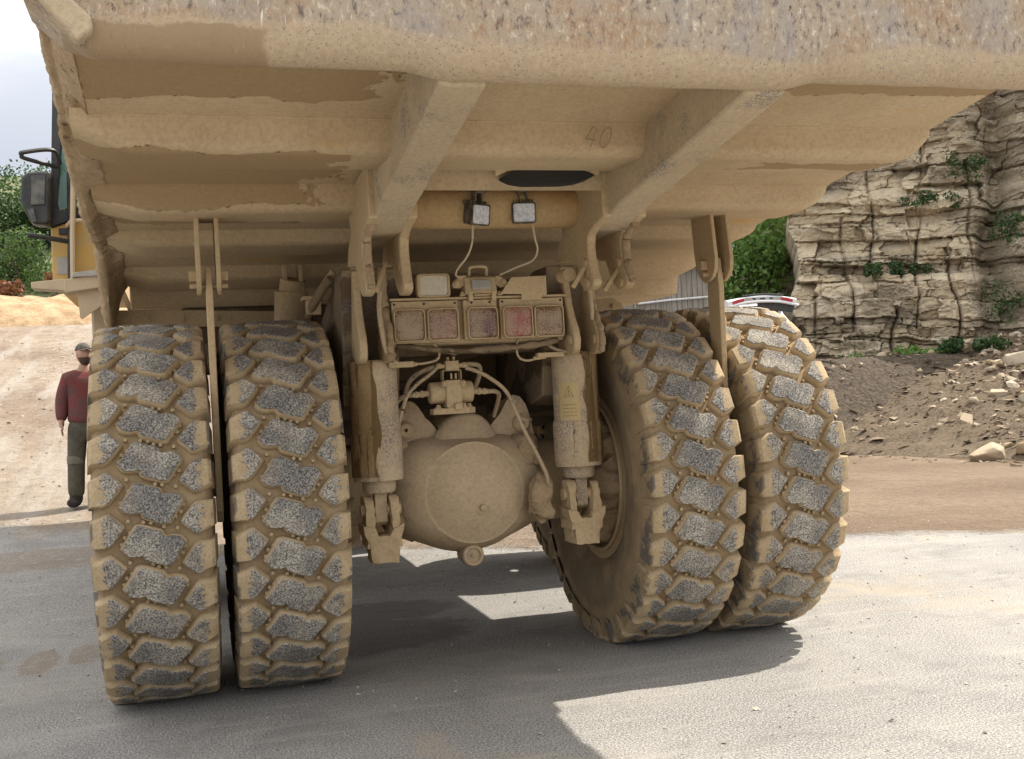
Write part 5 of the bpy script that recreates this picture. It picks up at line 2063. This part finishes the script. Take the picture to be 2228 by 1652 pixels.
# ------------------------------------------------------------------ the man beside the left tyre
def skin_mesh(name, V, E, mat, parent, sub=2, smooth_it=0):
    """V: list of (x, y, z, radius[, radius2]); grows a surface round the edges E"""
    me = bpy.data.meshes.new(name)
    me.from_pydata([v[:3] for v in V], E, [])
    o = bpy.data.objects.new(name, me)
    COL.objects.link(o)
    sk = o.modifiers.new('skin', 'SKIN')
    sk.use_smooth_shade = True
    for i, v in enumerate(V):
        d = me.skin_vertices[0].data[i]
        d.radius = (v[3], v[4] if len(v) > 4 else v[3])
        d.use_root = (i == 0)
    ss = o.modifiers.new('sub', 'SUBSURF')
    ss.levels = ss.render_levels = sub
    dg = bpy.context.evaluated_depsgraph_get()
    me2 = bpy.data.meshes.new_from_object(o.evaluated_get(dg))
    me2.name = name
    bpy.data.objects.remove(o)
    o2 = bpy.data.objects.new(name, me2)
    COL.objects.link(o2)
    me2.materials.clear()
    me2.materials.append(mat)
    for p in me2.polygons:
        p.use_smooth = True
    o2.parent = parent
    return o2


def cloth(name, c, d, sc=9):
    m, t = new_mat(name, .95, 0, .1)
    O = t.coord('Object')
    n = t.noise(O, sc, 6, .7)
    f = t.noise(O, 4, 4, .6)
    t.put(t.b, 'Base Color', t.mix(t.step(n, .38, .66), c, d))
    t.put(t.b, 'Normal', t.bump(t.math('ADD', n, f), .6, .03))
    return m


M_skin = plain('skin', (.40, .23, .16), .6, var=.12, scale=20)
M_hair = plain('dark_beard', (.075, .045, .030), .9, scale=60)
M_shirt = cloth('red_sweatshirt', (.185, .055, .055), (.12, .070, .064))
M_trous = cloth('olive_trousers', (.085, .078, .060), (.125, .115, .088))
M_pad = cloth('pale_knee_band', (.17, .155, .12), (.22, .20, .155))
M_boot = cloth('dusty_boots', (.030, .028, .028), (.07, .06, .05))
M_cap = cloth('grey_cap', (.15, .14, .12), (.09, .085, .075), 30)

mx, my = -2.585, 7.05
man = thing('person', 'man in red sweatshirt, dark trousers and cap standing half hidden beside the left tyre', 'person', (mx, my, gz(mx, my) + .005), R_(4))
SC_ = 1.0
# body: feet, legs, trunk, neck, arms; the head is merged into the same mesh below
V = [(0, .0, .98, .14, .10), (0, .0, 1.15, .135, .095), (0, .005, 1.32, .155, .105), (0, .01, 1.46, .13, .085), (0, .0, 1.555, .056, .056), (0, -.005, 1.62, .055, .06),
     (-.095, 0, .90, .085, .085), (-.125, -.01, .52, .058, .060), (-.14, .02, .12, .040, .042), (-.165, -.06, .045, .040, .032), (-.19, -.13, .035, .036, .025),
     (.095, 0, .90, .085, .085), (.115, -.01, .52, .058, .060), (.12, .02, .12, .040, .042), (.14, -.06, .045, .040, .032), (.155, -.13, .035, .036, .025),
     (-.18, .01, 1.465, .060, .060), (-.255, .03, 1.20, .045, .045), (-.262, -.02, .955, .038, .034), (-.262, -.03, .885, .050, .026),
     (.18, .01, 1.465, .060, .060), (.255, .03, 1.20, .045, .045), (.262, -.02, .955, .038, .034), (.262, -.03, .885, .050, .026)]
E = [(0, 1), (1, 2), (2, 3), (3, 4), (4, 5), (0, 6), (6, 7), (7, 8), (8, 9), (9, 10), (0, 11), (11, 12), (12, 13), (13, 14), (14, 15),
     (3, 16), (16, 17), (17, 18), (18, 19), (3, 20), (20, 21), (21, 22), (22, 23)]
bo = skin_mesh('body', V, E, M_skin, man, 2)
# head with brow, nose, jaw and ears, turned towards the truck
hv, hf = [], []
NU, NV = 28, 20
for j in range(NV + 1):
    ph = math.pi * j / NV
    for i in range(NU):
        th = 2 * math.pi * i / NU
        d = Vector((math.sin(ph) * math.sin(th), -math.sin(ph) * math.cos(th), math.cos(ph)))
        x, y, z = d.x * .076, d.y * .098, d.z * .122
        front = max(0, -d.y)
        side = abs(d.x)
        if d.z < -.2:
            k = 1 - .22 * (-.2 - d.z)
            x *= k
            y *= 1 - .10 * (-.2 - d.z)
        g_ = lambda cx_, cz_, w_, h_: math.exp(-((d.x - cx_) / w_) ** 2 - ((d.z - cz_) / h_) ** 2) * (front > .2)
        y -= .026 * g_(0, -.14, .16, .20) + .008 * g_(0, .16, .45, .08) + .008 * g_(0, -.46, .30, .07) + .010 * g_(0, -.75, .35, .12)
        y += .012 * (g_(.36, .03, .16, .09) + g_(-.36, .03, .16, .09))
        x += (.014 if d.x > 0 else -.014) * math.exp(-((d.y - .05) / .14) ** 2 - ((d.z + .06) / .22) ** 2) * (side > .8)
        hv.append((x, y, z))
for j in range(NV):
    for i in range(NU):
        hf.append((j * NU + i, j * NU + (i + 1) % NU, (j + 1) * NU + (i + 1) % NU, (j + 1) * NU + i))
Rh = Matrix.Rotation(.45, 4, 'Z') @ Matrix.Rotation(-.12, 4, 'X')
Th = Matrix.Translation((0, -.012, 1.705))
bm = bmesh.new()
bm.from_mesh(bo.data)
vs = [bm.verts.new(Th @ Rh @ Vector(p)) for p in hv]
for q in hf:
    try:
        fc = bm.faces.new([vs[i] for i in q])
        fc.smooth = True
    except ValueError:
        pass
# five fingers on each hand, rooted in the palm
for sx in (-1, 1):
    for k, (dy, ln) in enumerate(((-.030, .072), (-.010, .082), (.010, .076), (.028, .060), (-.045, .055))):
        base = Vector((sx * .262, -.03 + dy * .8, .885 if k < 4 else .925))
        if k < 4:
            pts = [base, base + Vector((0, -.004, -ln * .5)), base + Vector((-sx * .010, -.008, -ln))]
        else:
            pts = [base, base + Vector((-sx * .008, -.022, -ln * .45)), base + Vector((-sx * .012, -.030, -ln))]
        mb = MB().tube(spline(pts, 3), [.0125, .012, .012, .0115, .011, .010, .008], 6)
        v2 = [bm.verts.new(p) for p in mb.v]
        for q in mb.f:
            fc = bm.faces.new([v2[i] for i in q])
            fc.smooth = True
bmesh.ops.recalc_face_normals(bm, faces=bm.faces)
bm.to_mesh(bo.data)
bm.free()
# clothing follows the body
skin_mesh('sweatshirt', [(0, .0, .90, .225, .165), (0, .0, 1.02, .215, .160), (0, .0, 1.18, .205, .150), (0, .005, 1.34, .215, .150), (0, .01, 1.455, .160, .115), (0, .005, 1.55, .098, .090),
                         (-.175, .012, 1.43, .100, .096), (-.248, .035, 1.20, .086, .084), (-.262, -.015, .955, .066, .062),
                         (.175, .012, 1.43, .100, .096), (.248, .035, 1.20, .086, .084), (.262, -.015, .955, .066, .062)],
          [(0, 1), (1, 2), (2, 3), (3, 4), (4, 5), (4, 6), (6, 7), (7, 8), (4, 9), (9, 10), (10, 11)], M_shirt, man, 2)
tr_o = skin_mesh('trousers', [(0, .0, 1.02, .19, .14), (0, .0, .93, .19, .14), (-.098, 0, .82, .125, .125), (-.128, -.008, .52, .100, .100), (-.142, .02, .22, .098, .098), (-.145, .02, .09, .088, .092),
                              (.098, 0, .82, .125, .125), (.118, -.008, .52, .100, .100), (.125, .02, .22, .098, .098), (.128, .02, .09, .088, .092)],
                 [(0, 1), (1, 2), (2, 3), (3, 4), (4, 5), (1, 6), (6, 7), (7, 8), (8, 9)], M_trous, man, 2)
for sx, ax_ in ((-1, -.131), (1, .120)):
    rows = []
    for zz, rr_ in ((.575, .094), (.55, .097), (.52, .098), (.49, .095)):
        rows.append([(ax_ + rr_ * math.cos(a), -.007 + rr_ * math.sin(a), zz) for a in np.linspace(0, 2 * math.pi, 24, endpoint=False)])
    MB().grid(np.array(rows), wrap=True).build('knee_band', M_pad, man)
for sx, x0_, x1_ in ((-1, -.145, -.205), (1, .130, .165)):
    skin_mesh('boot', [(x0_, .025, .20, .080, .085), (x0_, .03, .07, .080, .075), (x0_ * .5 + x1_ * .5, -.07, .058, .072, .060), (x1_, -.15, .048, .064, .048)], [(0, 1), (1, 2), (2, 3)], M_boot, man, 2)
# beard, cap
hb = MB()
rows = []
for j in range(9):
    ph = math.pi * (.60 + .34 * j / 8)
    row = []
    for i in range(17):
        th = -1.5 + 3.0 * i / 16
        # the moustache line dips round the mouth corners and climbs to the ears
        p2 = ph + (.08 * math.cos(th * 1.1) if j == 0 else .05 * math.cos(th) * (1 - j / 8))
        d = Vector((math.sin(p2) * math.sin(th), -math.sin(p2) * math.cos(th), math.cos(p2)))
        row.append(Th @ Rh @ Vector((d.x * .080 * (1 - .10 * max(0, -.2 - d.z)), d.y * .103 - .006, d.z * .136)))
    rows.append([tuple(q) for q in row])
hb.grid(np.array(rows))
crusty(hb, .004, 2, .02).build('beard', M_hair, man, angle=80)
cb_ = MB()
rows = []
for j in range(8):
    ph = math.pi * .44 * j / 7
    rows.append([tuple(Th @ Rh @ Vector((.083 * math.sin(ph) * math.sin(a), -.106 * math.sin(ph) * math.cos(a) + .004, .036 + .098 * math.cos(ph)))) for a in np.linspace(0, 2 * math.pi, 28, endpoint=False)])
cb_.grid(np.array(rows), wrap=True)
rows = []
for j in range(5):
    q = j / 4
    rows.append([tuple(Th @ Rh @ Vector((.080 * math.sin(a) * (1 - .1 * q), -.098 * math.cos(a) - .075 * q * math.cos(a), .052 - .014 * q - .012 * abs(math.sin(a))))) for a in np.linspace(-1.1, 1.1, 13)])
cb_.grid(np.array(rows))
cb_.build('cap', M_cap, man, angle=60)
